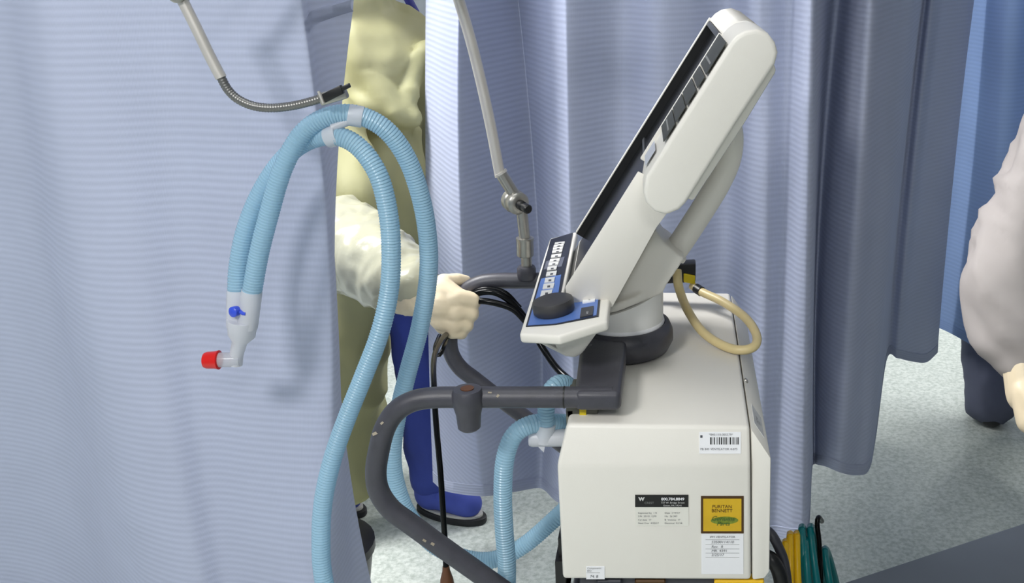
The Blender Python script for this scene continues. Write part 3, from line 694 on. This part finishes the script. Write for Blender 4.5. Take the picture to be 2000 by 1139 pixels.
mk('clip_lever', *merge(obox(A(651, 183, YG - .011), (A(672, 172, YG) - A(640, 188, YG)).normalized() * .014, cu_ * .006, V((0, .004, 0))), obox(A(672, 172, YG - .011), (A(672, 172, YG) - A(640, 188, YG)).normalized() * .009, cu_ * .003, V((0, .003, 0)))), M_black, arm, bevel=(.0012, 2))
TT('clip_pin', [A(622, 178, YG - .008), A(632, 202, YG - .008)], .002, M_rod, arm, 10)

# ------------------------------------------------------------------ breathing circuit
circ = thing('breathing_circuit', A(470, 690, 1.40), 'pale blue corrugated breathing hoses looped over the support arm', 'hose')
def hose(pts, name='hose', r=.0135, pitch=.0042, depth=.0010, smooth_parts=()):
    P = catmull(pts, 10); Q, L = resample(P, pitch / 3)
    prof = (0, .75, 1.0)
    def rr(i):
        s = i / (len(Q) - 1) * L
        for (a, b) in smooth_parts:
            if a <= s <= b: return r - depth * .25
        return r - depth + depth * prof[i % 3]
    return mk(name, *tubeg(Q, rr, 14), M_hose, circ, smooth=25)
def H(l): return [A(x, y, Y) for x, y, Y in l]
hA = H([(492, 572, 1.40), (505, 500, 1.40), (525, 420, 1.40), (552, 330, 1.40), (590, 262, 1.405), (640, 228, 1.41), (695, 224, 1.415), (752, 252, 1.42), (795, 310, 1.43), (823, 390, 1.44), (836, 470, 1.45), (836, 545, 1.455), (820, 640, 1.46), (796, 730, 1.46), (775, 820, 1.46), (767, 890, 1.455), (775, 950, 1.455), (800, 1010, 1.455), (850, 1066, 1.455), (915, 1092, 1.455), (970, 1092, 1.46), (1025, 1064, 1.47), (1085, 1012, 1.48), (1130, 968, 1.5)])
hose(hA)
hB = H([(463, 572, 1.415), (466, 520, 1.42), (480, 450, 1.425), (508, 380, 1.43), (548, 318, 1.43), (595, 278, 1.425), (650, 265, 1.41), (698, 285, 1.405), (738, 340, 1.40), (758, 415, 1.40), (764, 490, 1.40), (760, 570, 1.40), (742, 650, 1.39), (712, 730, 1.385), (678, 815, 1.38), (650, 895, 1.375), (632, 975, 1.37), (627, 1050, 1.365), (632, 1130, 1.36), (660, 1230, 1.355), (720, 1310, 1.35), (800, 1340, 1.35), (890, 1320, 1.35), (955, 1250, 1.35), (985, 1170, 1.35), (990, 1110, 1.35), (985, 1040, 1.35), (982, 970, 1.35), (986, 900, 1.35), (1003, 852, 1.355), (1035, 830, 1.365), (1075, 826, 1.38), (1120, 828, 1.40)])
hose(hB)
hose(H([(1066, 850, 1.37), (1066, 815, 1.37), (1070, 775, 1.375), (1085, 752, 1.385), (1105, 750, 1.40), (1128, 770, 1.42)]), r=.0125)
# white cuffs near the hanger
def cuff(p, q, r, m=M_cuff, name='cuff'): mk(name, *tubeg([p, p.lerp(q, .08), p.lerp(q, .92), q], [r * .97, r, r, r * .97], 20), m, circ, smooth=40)
cuff(A(681, 224, 1.413), A(709, 229, 1.416), .0148); cuff(A(640, 268, 1.412), A(662, 262, 1.409), .0150)
TT('hanger_strap', [A(648, 250, 1.405), A(682, 236, 1.41)], .006, M_cuff, circ)
# wye with elbow and caps
cuff(A(492, 568, 1.40), A(483, 640, 1.40), .0142); cuff(A(463, 568, 1.413), A(462, 640, 1.405), .0138)
mk('wye', *tubeg([A(474, 625, 1.402), A(472, 655, 1.402), A(468, 668, 1.402), A(462, 692, 1.402), A(460, 712, 1.402)], [.021, .0185, .0105, .0095, .0095], 20), M_cuff, circ, smooth=40)
mk('elbow', *tubeg([A(468, 702, 1.402), A(450, 703, 1.40), A(425, 703, 1.40)], [.0098, .0105, .0105], 18), M_clear, circ, smooth=40)
dr = (A(395, 703, 1.40) - A(428, 702, 1.40)).normalized()
rc = mk('red_cap', *lathe(A(429, 703, 1.40), dr, [(.0125, 0), (.0138, .001), (.0125, .006), (.0120, .018), (.0105, .0215), (.008, .0225)], 24), M_red, circ, smooth=40); rc['label'] = 'red end cap'
bcap = mk('blue_cap', *lathe(A(464, 607, 1.392), V((-.4, -.9, .1)), [(.0068, 0), (.0075, .004), (.0075, .009), (.005, .011)], 18), M_bluecap, circ, smooth=40); bcap['label'] = 'small blue port cap'
mk('cap_tether', *tubeg([A(468, 608, 1.387), A(474, 612, 1.387), A(480, 613, 1.387)], .0028, 8), M_bluecap, circ, smooth=40)
# frosted tee at the housing inlet
mk('tee_connector', *merge(tubeg([A(1034, 856, 1.37), A(1040, 856, 1.37), A(1102, 855, 1.372), A(1125, 855, 1.38)], [.011, .0125, .0125, .0125], 18), tubeg([A(1062, 862, 1.37), A(1066, 828, 1.37)], [.013, .0145], 18)), M_cuff, circ, smooth=40)
mk('tee_fin', *prism([A(1040, 862, 1.362), A(1062, 884, 1.362), A(1065, 868, 1.362), A(1078, 866, 1.362)], V((0, .003, 0))), M_cuff, circ)

# ------------------------------------------------------------------ cables
cab = thing('monitor_cable', A(1400, 660, YC), 'thick beige monitor cable looping over the ventilator top', 'cable')
TOPY = lambda x, y, h: AZ(x, y, TOPZ + h)
zc = .012
cpts = [G(1322, 528, .03), G(1326, 562, .02), AZ(1343, 606, TOPZ + .035), AZ(1372, 648, TOPZ + .018), AZ(1410, 674, TOPZ + .010), AZ(1447, 684, TOPZ + .010), AZ(1474, 676, TOPZ + .014), AZ(1477, 653, TOPZ + .02), AZ(1455, 620, TOPZ + .026), AZ(1412, 590, TOPZ + .030), AZ(1372, 571, TOPZ + .034), AZ(1352, 558, TOPZ + .038)]
tube('cable_sheath', cpts, .0072, M_cable, cab, 14)
e1, e2 = cpts[-1], cpts[-2]
d_ = (e1 - e2).normalized()
mk('cable_band', *tubeg([e2.lerp(e1, .1), e2.lerp(e1, .6)], .0086, 16), M_black, cab, smooth=40)
mk('connector', *obox(e1 + V((-.028, .01, .022)), V((.034, 0, .002)), V((0, .014, 0)), V((0, 0, .017))), M_black, cab, bevel=(.003, 2))
mk('connector_latch', *obox(e1 + V((-.005, -.003, .014)), V((.010, 0, -.002)), V((0, .004, 0)), V((0, 0, .008))), M_yel, cab, bevel=(.002, 2))
mk('connector_arm', *obox(e1 + V((-.075, .02, .006)), V((.03, 0, .009)), V((0, .01, 0)), V((0, 0, .007))), M_black, cab, bevel=(.003, 2))
lead = thing('sensor_cable', A(1010, 610, HY2 - .02), 'glossy black cable pair running from far handle behind the control panel', 'cable')
tube('cable_sheath', [A(905, 585, HY2 - .012), A(935, 572, HY2 - .022), A(968, 572, HY2 - .025), A(1000, 592, HY2 - .025), A(1030, 628, HY2 - .03), A(1060, 680, HY2 - .05), A(1090, 722, HY2 - .08), A(1125, 752, HY2 - .12)], .0058, M_blackgloss, lead, 12)
tube('cable_sheath', [A(908, 592, HY2 - .018), A(940, 588, HY2 - .028), A(975, 594, HY2 - .032), A(1005, 606, HY2 - .032), A(1032, 634, HY2 - .036)], .0058, M_blackgloss, lead, 12)
tube('cable_sheath', [A(910, 578, HY2 - .008), A(945, 565, HY2 - .016), A(985, 572, HY2 - .018), A(1015, 602, HY2 - .02)], .005, M_blackgloss, lead, 12)
cord = thing('power_cord', A(870, 1139, 1.42), 'thin black power cord hanging straight down from the far handle', 'cord')
pcp = [A(878, 648, HY2 - .004), A(862, 664, 1.66), A(848, 700, 1.55), A(848, 760, 1.44), A(852, 830, 1.41), A(860, 920, 1.40), A(866, 1010, 1.39), A(870, 1075, 1.385), A(871, 1108, 1.38)]
tube('cord_sheath', pcp, .0044, M_blackgloss, cord, 12)
tube('cord_loop', [A(874, 658, HY2 - .01), A(868, 676, 1.66), A(860, 692, 1.64), A(852, 694, 1.64), A(850, 678, 1.65), A(858, 656, HY2 - .01)], .0036, M_blackgloss, cord, 10)
pq = A(871, 1106, 1.38)
mk('plug', *lathe(pq, V((0, 0, -1)), [(.005, 0), (.0058, .008), (.0095, .022), (.0115, .04), (.0115, .055), (.009, .058)], 18), M_brown, cord, smooth=40)
# ------------------------------------------------------------------ supply hoses coiled on the rear hook
def coil(name, label, m, turns, rad):
    t = thing(name, A(turns[0][0], 1139, turns[0][2]), label, 'hose')
    for (x, ytop, Y, w_, h_, lean) in turns:
        top = A(x, ytop, Y); P = []
        for k in range(25):
            a = 2 * math.pi * k / 24
            P.append(top + V((w_ * .12 * math.sin(a) + lean * (1 - math.cos(a)) * h_, w_ * math.sin(a), -h_ * (1 - math.cos(a)))))
        mk('coil_loop', *tubeg(P, rad, 12, caps=True), m, t, smooth=60)
    return t
coil('air_hose', 'yellow air hose coiled behind the ventilator housing', M_yellow, [(1534, 1064, 1.44, .05, .10, .06), (1543, 1050, 1.46, .06, .11, .05), (1556, 1049, 1.47, .06, .11, .07)], .0058)
coil('oxygen_hose', 'teal green oxygen hose coiled on the black hook', M_green, [(1566, 1036, 1.49, .06, .12, .14), (1583, 1036, 1.505, .065, .12, .20), (1611, 1078, 1.53, .05, .10, .25), (1572, 1060, 1.475, .05, .10, .14)], .0062)
gc = thing('mains_cable', A(1520, 1080, 1.40), 'dark grey cable dropping behind the lower housing corner', 'cable')
tube('cable_sheath', [A(1490, 1030, 1.42), A(1508, 1046, 1.40), A(1522, 1072, 1.40), A(1532, 1100, 1.40), A(1538, 1150, 1.40), A(1536, 1220, 1.42)], .0075, M_tube, gc, 12)
tube('cable_sheath', [A(1490, 1085, 1.40), A(1506, 1092, 1.385), A(1520, 1115, 1.385), A(1526, 1150, 1.385), A(1520, 1220, 1.40)], .011, M_black, gc, 12)

# ------------------------------------------------------------------ people
def folds(amp, f1, f2, seed, along=(.25, .1, -1)):
    # creases run along one direction: slow noise along it, quick ridged noise across it
    d2 = V(along).normalized(); d1 = d2.cross(V((0, 1, 0))).normalized(); d3 = d2.cross(d1)
    def d(p):
        w_ = noise.noise_vector(p * 3 + V((seed, 0, 0))) * .55
        q = V((p.dot(d1) * f1, p.dot(d2) * f2, p.dot(d3) * f1 * .6)) + w_ + V((seed * 3.1, seed, 0))
        b = 1 - abs(noise.noise(q)) * 3; c_ = 1 - abs(noise.noise(q * 2.1 + V((5, seed, 2)))) * 3
        return amp * (max(b, -.7) * .7 + max(c_, -.7) * .25)
    return d
def head_parts(root, hc, facing, capm, mask=True):
    f = V(facing).normalized(); s = f.cross(V((0, 0, 1))).normalized(); u = V((0, 0, 1))
    geos = [capsule(hc + u * .03, .088, hc - u * .03 + f * .02, .078), capsule(hc - u * .07 + f * .045, .04, hc - u * .08 + f * .055, .035),
            capsule(hc + f * .088 + u * .0, .012, hc + f * .108 - u * .03, .014), capsule(hc - u * .08, .05, hc - u * .2 - f * .02, .055)]
    for k in (-1, 1): geos.append(capsule(hc + s * .085 * k + u * .015, .014, hc + s * .088 * k - u * .03, .011))
    return geos, f, s, u
def face_details(root, hc, f, s, u, capm):
    for k in (-1, 1): mk('eye', *capsule(hc + f * .083 + s * .032 * k + u * .012, .011, hc + f * .085 + s * .034 * k + u * .012, .011), mat('eye', (230, 228, 222), .2), root, smooth=60)
    blob('surgical_cap', [capsule(hc + u * .055 - f * .01, .098, hc + u * .035 - f * .035, .100)], .01, capm, root, 6, folds(.004, 30, 30, 2))
    blob('face_mask', [capsule(hc + f * .062 - u * .035 + s * .03, .045, hc + f * .062 - u * .035 - s * .03, .045), capsule(hc + f * .085 - u * .05, .033, hc + f * .07 - u * .085, .03)], .008, M_cap, root, 5)

# -- person in the yellow gown, standing in the gap, gripping the far handle
PYg = 2.58
px_ = A(742, 300, PYg).x
hand_c = A(898, 604, HY2)
J = dict(pel=V((px_ - .06, PYg + .05, .93)), chest=V((px_ - .01, PYg - .05, 1.22)), neck=V((px_ - .02, PYg - .08, 1.43)),
         rs=A(752, 150, 2.52), ls=A(600, 130, 2.46), el=A(652, 478, 2.06), wr=A(815, 575, 1.765))
foot_r = AZ(876, 978, .04); foot_l = AZ(645, 965, .04)
hipr = J['pel'] + V((.10, 0, 0)); hipl = J['pel'] + V((-.10, 0, 0))
knr = hipr.lerp(foot_r, .48) + V((.0, -.03, .02)); knl = hipl.lerp(foot_l, .48) + V((0, -.03, .02))
anr = foot_r + V((-.045, .01, .07)); anl = foot_l + V((-.045, .01, .07))
hc = J['neck'] + V((.02, -.04, .22))
g1, f_, s_, u_ = head_parts(None, hc, (.35, -.8, -.45), M_cap)
wr = J['wr']; palm = A(872, 602, HY2 - .035)
body_geo = g1 + [capsule(J['pel'], .14, J['chest'], .15), capsule(J['chest'], .14, J['neck'], .06), capsule(J['neck'], .055, hc, .06),
    capsule(J['neck'], .06, J['rs'], .06), capsule(J['neck'], .06, J['ls'], .06), capsule(J['ls'], .052, J['el'], .042), capsule(J['el'], .040, wr, .015), capsule(wr, .015, A(862, 596, HY2 - .024), .012),
    capsule(J['rs'], .052, J['rs'] + V((.13, .10, -.28)), .042), capsule(J['rs'] + V((.13, .10, -.28)), .042, J['rs'] + V((.17, .04, -.50)), .027), capsule(J['rs'] + V((.17, .04, -.50)), .03, J['rs'] + V((.18, .02, -.58)), .022),
    capsule(hipr, .085, knr, .058), capsule(knr, .056, anr, .028), capsule(hipl, .085, knl, .058), capsule(knl, .056, anl, .036), capsule(anr, .026, foot_r + V((.05, -.03, 0)), .022), capsule(anl, .026, foot_l + V((.05, -.03, 0)), .022)]
person = blob('person', body_geo, .014, M_skin, None, 3)
tag(person, 'person in yellow gown between the curtains gripping the far handle', 'person')
face_details(person, hc, f_, s_, u_, M_cap)
# gown: torso, skirt to the shins on the left, two sleeves
sk0 = J['pel'] + V((-.05, .0, 0))
gown_geo = [capsule(J['pel'] + V((0, 0, .02)), .185, J['chest'], .185), capsule(J['chest'], .18, J['neck'] - V((0, 0, .06)), .105), capsule(J['neck'] - V((0, 0, .03)), .085, J['rs'], .088), capsule(J['neck'] - V((0, 0, .03)), .085, J['ls'], .088),
    capsule(J['ls'], .088, J['el'] + V((0, .06, .06)), .085), capsule(J['rs'], .088, J['rs'] + V((.13, .10, -.28)), .075), capsule(J['rs'] + V((.13, .10, -.28)), .075, J['rs'] + V((.17, .04, -.50)), .05),
    capsule(A(745, 300, 2.42), .07, A(720, 420, 2.42), .09), capsule(A(788, 260, 2.42), .05, A(785, 430, 2.42), .06), capsule(A(668, 100, 2.40), .028, A(775, 218, 2.355), .030), capsule(A(834, 100, 2.45), .022, A(792, 216, 2.365), .026), capsule(A(690, 205, 2.36), .034, A(806, 226, 2.37), .030),
    ellsec([(J['pel'] + V((-.03, 0, .06)), .19, .17), (J['pel'] + V((-.055, -.01, -.12)), .165, .18), (V((A(700, 760, PYg).x, PYg, .58)), .085, .17), (V((A(690, 900, PYg).x - .01, PYg, .32)), .085, .17), (V((A(690, 930, PYg).x + .0, PYg, .12)), .085, .165)])]
gf = folds(.020, 8, 3, 4, (.45, 0, -1))
gown = blob('gown', gown_geo, .0095, M_gown, person, 5, gf); gown['label'] = 'pale yellow isolation gown'
# plastic oversleeve on the reaching forearm
el, mid_ = J['el'], A(730, 520, 1.90)
sleeve_geo = [capsule(A(640, 440, 2.08), .075, A(690, 490, 1.98), .088), capsule(A(690, 490, 1.98), .088, A(760, 530, 1.86), .070), capsule(A(760, 530, 1.86), .068, A(806, 553, 1.77), .040)]
sf = folds(.010, 18, 7, 9, (.4, 0, 1))
sleeve = blob('oversleeve', sleeve_geo, .008, M_sleeve, person, 4, lambda p: sf(p) + .003 * noise.noise(p * 40)); sleeve['label'] = 'shiny translucent plastic oversleeve'
# latex glove closed round the handle
hy = HY2
def hp_(x, y, dy): return A(x, y, hy + dy)
glove_geo = [capsule(A(800, 575, 1.765), .033, A(836, 578, hy - .012), .030), capsule(A(836, 578, hy - .012), .031, hp_(862, 590, -.026), .034),
    capsule(hp_(862, 570, -.024), .026, hp_(886, 582, -.030), .0225), capsule(hp_(862, 595, -.028), .028, hp_(888, 606, -.032), .0225), capsule(hp_(866, 618, -.026), .027, hp_(886, 630, -.030), .0215), capsule(hp_(872, 632, -.02), .022, hp_(884, 642, -.027), .0185)]
fing = [((893, 580), (923, 586), (925, 592), .0142), ((893, 603), (920, 611), (921, 615), .0140), ((889, 624), (911, 633), (912, 637), .0130), ((884, 643), (900, 650), (902, 652), .0112)]
for (a, b, c, r) in fing:
    p0, p1, p2 = hp_(*a, -.036), hp_(*b, -.026), hp_(*c, .012)
    p3 = hp_(c[0] - 22, c[1] + 2, .026)
    glove_geo += [capsule(p0, r * 1.05, p1, r), capsule(p1, r, p2, r * .92), capsule(p2, r * .92, p3, r * .82)]
glove_geo += [capsule(hp_(850, 568, -.012), .022, hp_(868, 552, -.006), .0165), capsule(hp_(868, 552, -.006), .015, hp_(892, 546, .008), .0118), capsule(hp_(892, 546, .008), .0118, hp_(910, 548, .020), .0100)]
glove = blob('glove', glove_geo, .0028, M_glove, person, 5, lambda p: .0008 * noise.noise(p * 70)); glove['label'] = 'cream latex glove'
# glove cuff wrinkles
cuffgeo = [capsule(A(796, 572, 1.772), .040, A(828, 577, hy - .006), .034)]
blob('glove_cuff', cuffgeo, .005, M_glove, person, 3, folds(.004, 60, 14, 1))
# trousers and shoes
tr_geo = [capsule(hipr, .105, knr, .078), capsule(knr, .078, anr + V((0, 0, .0)), .060), capsule(hipl, .105, knl, .08), capsule(knl, .078, anl + V((0, 0, .03)), .06), capsule(J['pel'] + V((0, 0, -.05)), .13, J['pel'], .14)]
trousers = blob('trousers', tr_geo, .011, M_scrub, person, 4, folds(.008, 14, 6, 6)); trousers['label'] = 'royal blue scrub trousers'
for fo in (foot_r, foot_l):
    sh = blob('shoe', [capsule(fo + V((-.045, .01, .022)), .044, fo + V((.06, -.03, .008)), .038), capsule(fo + V((-.045, .01, .022)), .05, fo + V((-.04, .02, .07)), .055)], .006, M_cover, person, 4)
    ca, sa = math.cos(-.35), math.sin(-.35)
    zz = []
    for k in range(28):
        a = 2 * math.pi * k / 28; x_, y_ = .108 * math.cos(a), (.041 + .006 * math.cos(a)) * math.sin(a); zz.append(V((fo.x + .008 + x_ * ca - y_ * sa, fo.y - .012 + x_ * sa + y_ * ca, 0)))
    mk('sole', *prism(zz, V((0, 0, .018))), M_shoe, sh, bevel=(.004, 2)); mk('midsole', *prism([p + V((0, 0, .0185)) + (V((fo.x, fo.y, 0)) - p) * .10 for p in zz], V((0, 0, .006))), M_sole, sh)
mk('gown_tie', *tubeg(resample(catmull([A(784, -30, 2.62), A(797, -2, 2.60), A(812, 26, 2.60)], 6), .01)[0], .013, 10, flat=.4), mat('navy tie', (44, 48, 128), .7), person, smooth=60)

# -- person in the pale gown passing at the right edge
qx = A(1990, 560, 1.75).x
Q_ = dict(sh=A(2120, 200, 1.80), el=A(1958, 548, 1.74), wr=A(1996, 712, 1.68), hand=A(2006, 790, 1.65))
cx2 = Q_['sh'] + V((.20, .10, 0))
pel2 = V((cx2.x + .02, cx2.y + .02, .93)); chest2 = V((cx2.x, cx2.y, 1.22)); neck2 = V((cx2.x, cx2.y - .02, 1.44)); hc2 = neck2 + V((-.03, .02, .2))
ls2 = cx2 + V((.19, .06, 0))
g2, f2, s2, u2 = head_parts(None, hc2, (-.9, .4, -.1), M_cap)
f2r, f2l = V((pel2.x - .02, pel2.y + .10, .04)), V((pel2.x + .16, pel2.y - .06, .04))
def leg(h, f): k = h.lerp(f, .48) + V((-.03, 0, .02)); a = f + V((.05, 0, .07)); return [capsule(h, .085, k, .058), capsule(k, .056, a, .036), capsule(a, .035, f + V((-.07, 0, 0)), .03)], k, a
lg1, k1, a1 = leg(pel2 + V((-.04, .08, 0)), f2r); lg2, k2, a2 = leg(pel2 + V((.08, -.06, 0)), f2l)
b2 = g2 + [capsule(pel2, .14, chest2, .15), capsule(chest2, .14, neck2, .06), capsule(neck2, .055, hc2, .06), capsule(neck2, .06, Q_['sh'], .06), capsule(neck2, .06, ls2, .06), capsule(Q_['sh'], .05, Q_['el'], .042), capsule(Q_['el'], .042, Q_['wr'], .028), capsule(Q_['wr'], .027, Q_['hand'], .028), capsule(ls2, .05, ls2 + V((.05, .02, -.28)), .042), capsule(ls2 + V((.05, .02, -.28)), .042, ls2 + V((-.05, .05, -.52)), .03)] + lg1 + lg2
person2 = blob('person', b2, .014, M_skin, None, 3)
tag(person2, 'person in white gown passing at the right edge with a gloved hand lowered', 'person')
face_details(person2, hc2, f2, s2, u2, M_cap)
gf2 = folds(.014, 14, 4, 14, (.85, 0, -.55))
gw = blob('gown', [capsule(pel2, .19, chest2, .19), capsule(chest2, .18, neck2 - V((0, 0, .06)), .1), capsule(neck2 - V((0, 0, .03)), .09, Q_['sh'], .088), capsule(neck2 - V((0, 0, .03)), .09, ls2, .09), capsule(Q_['sh'], .085, Q_['el'], .074), capsule(Q_['el'], .072, A(1968, 640, 1.71), .066), capsule(A(1968, 640, 1.71), .066, A(1990, 695, 1.69), .046),
    capsule(ls2, .085, ls2 + V((.05, .02, -.28)), .07), capsule(ls2 + V((.05, .02, -.28)), .07, ls2 + V((-.04, .04, -.48)), .05), ellsec([(pel2 + V((.04, 0, .05)), .17, .19), (pel2 + V((.06, 0, -.25)), .17, .2), (pel2 + V((.06, 0, -.45)), .17, .2)])], .012, M_gownw, person2, 4, gf2)
gw['label'] = 'creased off-white isolation gown'
hd = Q_['hand']; hw_ = Q_['wr']; dv = (hd - hw_).normalized(); sv_ = V((.25, .9, 0)).normalized(); nv_ = dv.cross(sv_)
gg = [capsule(hw_, .034, hw_ + dv * .05, .034), capsule(hw_ + dv * .04 - sv_ * .018, .026, hw_ + dv * .085 - sv_ * .024, .022), capsule(hw_ + dv * .04 + sv_ * .018, .026, hw_ + dv * .085 + sv_ * .022, .020)]
for i, (o_, l_) in enumerate(((-.034, .055), (-.012, .062), (.010, .058), (.031, .046))):
    a_ = hw_ + dv * .09 + sv_ * o_; b_ = a_ + dv * l_ * .55 + nv_ * .012; c_ = b_ + dv * l_ * .35 + nv_ * .028
    gg += [capsule(a_, .0115, b_, .0108), capsule(b_, .0108, c_, .0092)]
t0 = hw_ + dv * .035 - sv_ * .03; gg += [capsule(t0, .016, t0 + dv * .035 - sv_ * .022 + nv_ * .02, .013), capsule(t0 + dv * .035 - sv_ * .022 + nv_ * .02, .0125, t0 + dv * .065 - sv_ * .02 + nv_ * .035, .0105)]
blob('glove', gg, .003, M_glove, person2, 4)['label'] = 'cream latex glove'
blob('trousers', [capsule(pel2 + V((-.04, .08, 0)), .10, k1, .08), capsule(k1, .08, a1 + V((0, 0, .03)), .06), capsule(pel2 + V((.08, -.06, 0)), .10, k2, .08), capsule(k2, .08, a2 + V((0, 0, .03)), .06)], .012, M_navycloth, person2, 4, folds(.008, 14, 6, 3))
for fo in (f2r, f2l):
    blob('shoe', [capsule(fo + V((.07, 0, .0)), .038, fo + V((-.09, 0, -.004)), .035)], .006, M_shoe, person2, 4)

# -- person standing beyond the blue-lit curtain: only the lower legs show under its hem
zf = AZ(1935, 838, 0.0)
r3 = V((zf.x, zf.y + .30, 0))
r3.y = 3.14; r3.x = A(1990, 760, 3.14).x
def simple_person(o):
    pel, ch, nk = o + V((0, .24, .90)), o + V((0, .27, 1.22)), o + V((0, .27, 1.43)); hc_ = nk + V((0, 0, .2))
    fl, fr = o + V((-.09, 0, .04)), o + V((.12, 0, .04)); g_, a, b, c = head_parts(None, hc_, (.2, 1, 0), M_cap)
    geo = g_ + [capsule(pel, .14, ch, .15), capsule(ch, .14, nk, .06), capsule(nk, .055, hc_, .06)]
    for k in (-1, 1):
        sh_ = nk + V((.18 * k, 0, -.07)); e_ = sh_ + V((.05 * k, .02, -.29)); w_ = e_ + V((-.02 * k, .14, -.22)); geo += [capsule(nk, .06, sh_, .06), capsule(sh_, .05, e_, .042), capsule(e_, .04, w_, .028), capsule(w_, .028, w_ + V((0, .05, -.06)), .025)]
        h_ = pel + V((.09 * k, 0, 0)); f__ = fl if k < 0 else fr; kn = h_.lerp(f__, .48) + V((0, .02, .02)); geo += [capsule(h_, .085, kn, .058), capsule(kn, .056, f__ + V((0, 0, .05)), .036), capsule(f__, .034, f__ + V((0, .10, 0)), .03)]
    p = blob('person', geo, .016, M_skin, None, 3)
    face_details(p, hc_, a, b, c, M_cap)
    blob('scrub_top', [capsule(pel, .165, ch, .175), capsule(ch, .16, nk - V((0, 0, .05)), .08)] + [capsule(nk + V((.05 * k, 0, -.03)), .075, nk + V((.2 * k, 0, -.2)), .07) for k in (-1, 1)], .014, M_navycloth, p, 4, folds(.008, 12, 8, 2))
    tg = []
    for k in (-1, 1):
        h_ = pel + V((.09 * k, 0, 0)); f__ = fl if k < 0 else fr; kn = h_.lerp(f__, .48) + V((0, .02, .02)); tg += [capsule(h_, .10, kn, .085), capsule(kn, .085, f__ + V((0, 0, .05)), .086)]
    blob('trousers', tg, .012, M_navycloth, p, 4, folds(.01, 14, 6, 8))
    for f__ in (fl, fr): blob('shoe', [capsule(f__ + V((0, -.03, 0)), .038, f__ + V((0, .14, -.004)), .035)], .006, M_shoe, p, 3)
    return p
p3 = simple_person(r3)
tag(p3, 'person beyond the blue-lit curtain, dark trouser legs showing under its hem', 'person')
# black bin glimpsed behind the foot of the left curtain
bx_ = A(700, 1060, 2.05)
t = thing('waste_bin', V((bx_.x - .14, 2.10, 0)), 'black waste bin mostly hidden behind the left curtain foot', 'bin')
o = V((bx_.x - .14, 2.10, 0))
hz = A(715, 1000, 2.22).z
xr = A(724, 1060, 2.10).x
mk('bin_body', *ellsec([((xr - .15, 2.10, .0), .12, .12), ((xr - .15, 2.10, hz - .03), .15, .13)], 32), M_black, t, smooth=40)
mk('bin_lid', *ellsec([((xr - .15, 2.10, hz - .03), .155, .135), ((xr - .15, 2.10, hz - .01), .155, .135), ((xr - .15, 2.10, hz), .12, .10)], 32), M_black, t, smooth=40)

# slate grey trolley whose top cuts across the lower right corner
TZ = .56
ta, tb = AZ(1640, 1139, TZ), AZ(2000, 1020, TZ)
td = (tb - ta).normalized(); tn = V((td.y, -td.x, 0))
c0 = ta - td * .02; c1 = tb + td * .02
t = thing('trolley', V(((c0.x + c1.x) / 2, (c0.y + c1.y) / 2 - .2, 0)), 'slate grey trolley top cutting across the lower right corner', 'trolley')
M_slate = mat('slate grey laminate', (84, 91, 100), .55, var=.05, vscale=12)
top = [c0, c1, c1 + tn * .42, c0 + tn * .42]
mk('trolley_top', *prism([p - V((0, 0, .03)) for p in top], V((0, 0, .03))), M_slate, t, bevel=(.006, 2))
sh = [p + ((c0 + c1) / 2 + tn * .21 - p) * .08 for p in top]
mk('lower_shelf', *prism([V((p.x, p.y, .16)) for p in sh], V((0, 0, .02))), M_slate, t, bevel=(.004, 2))
for p in sh:
    mk('leg', *tubeg([V((p.x, p.y, .075)), V((p.x, p.y, TZ - .03))], .011, 14), M_metal, t, smooth=40)
    mk('caster', *lathe(V((p.x - .011, p.y, .036)), V((1, 0, 0)), [(.02, 0), (.034, .003), (.036, .011), (.034, .019), (.02, .022)], 20), M_black, t, smooth=40)
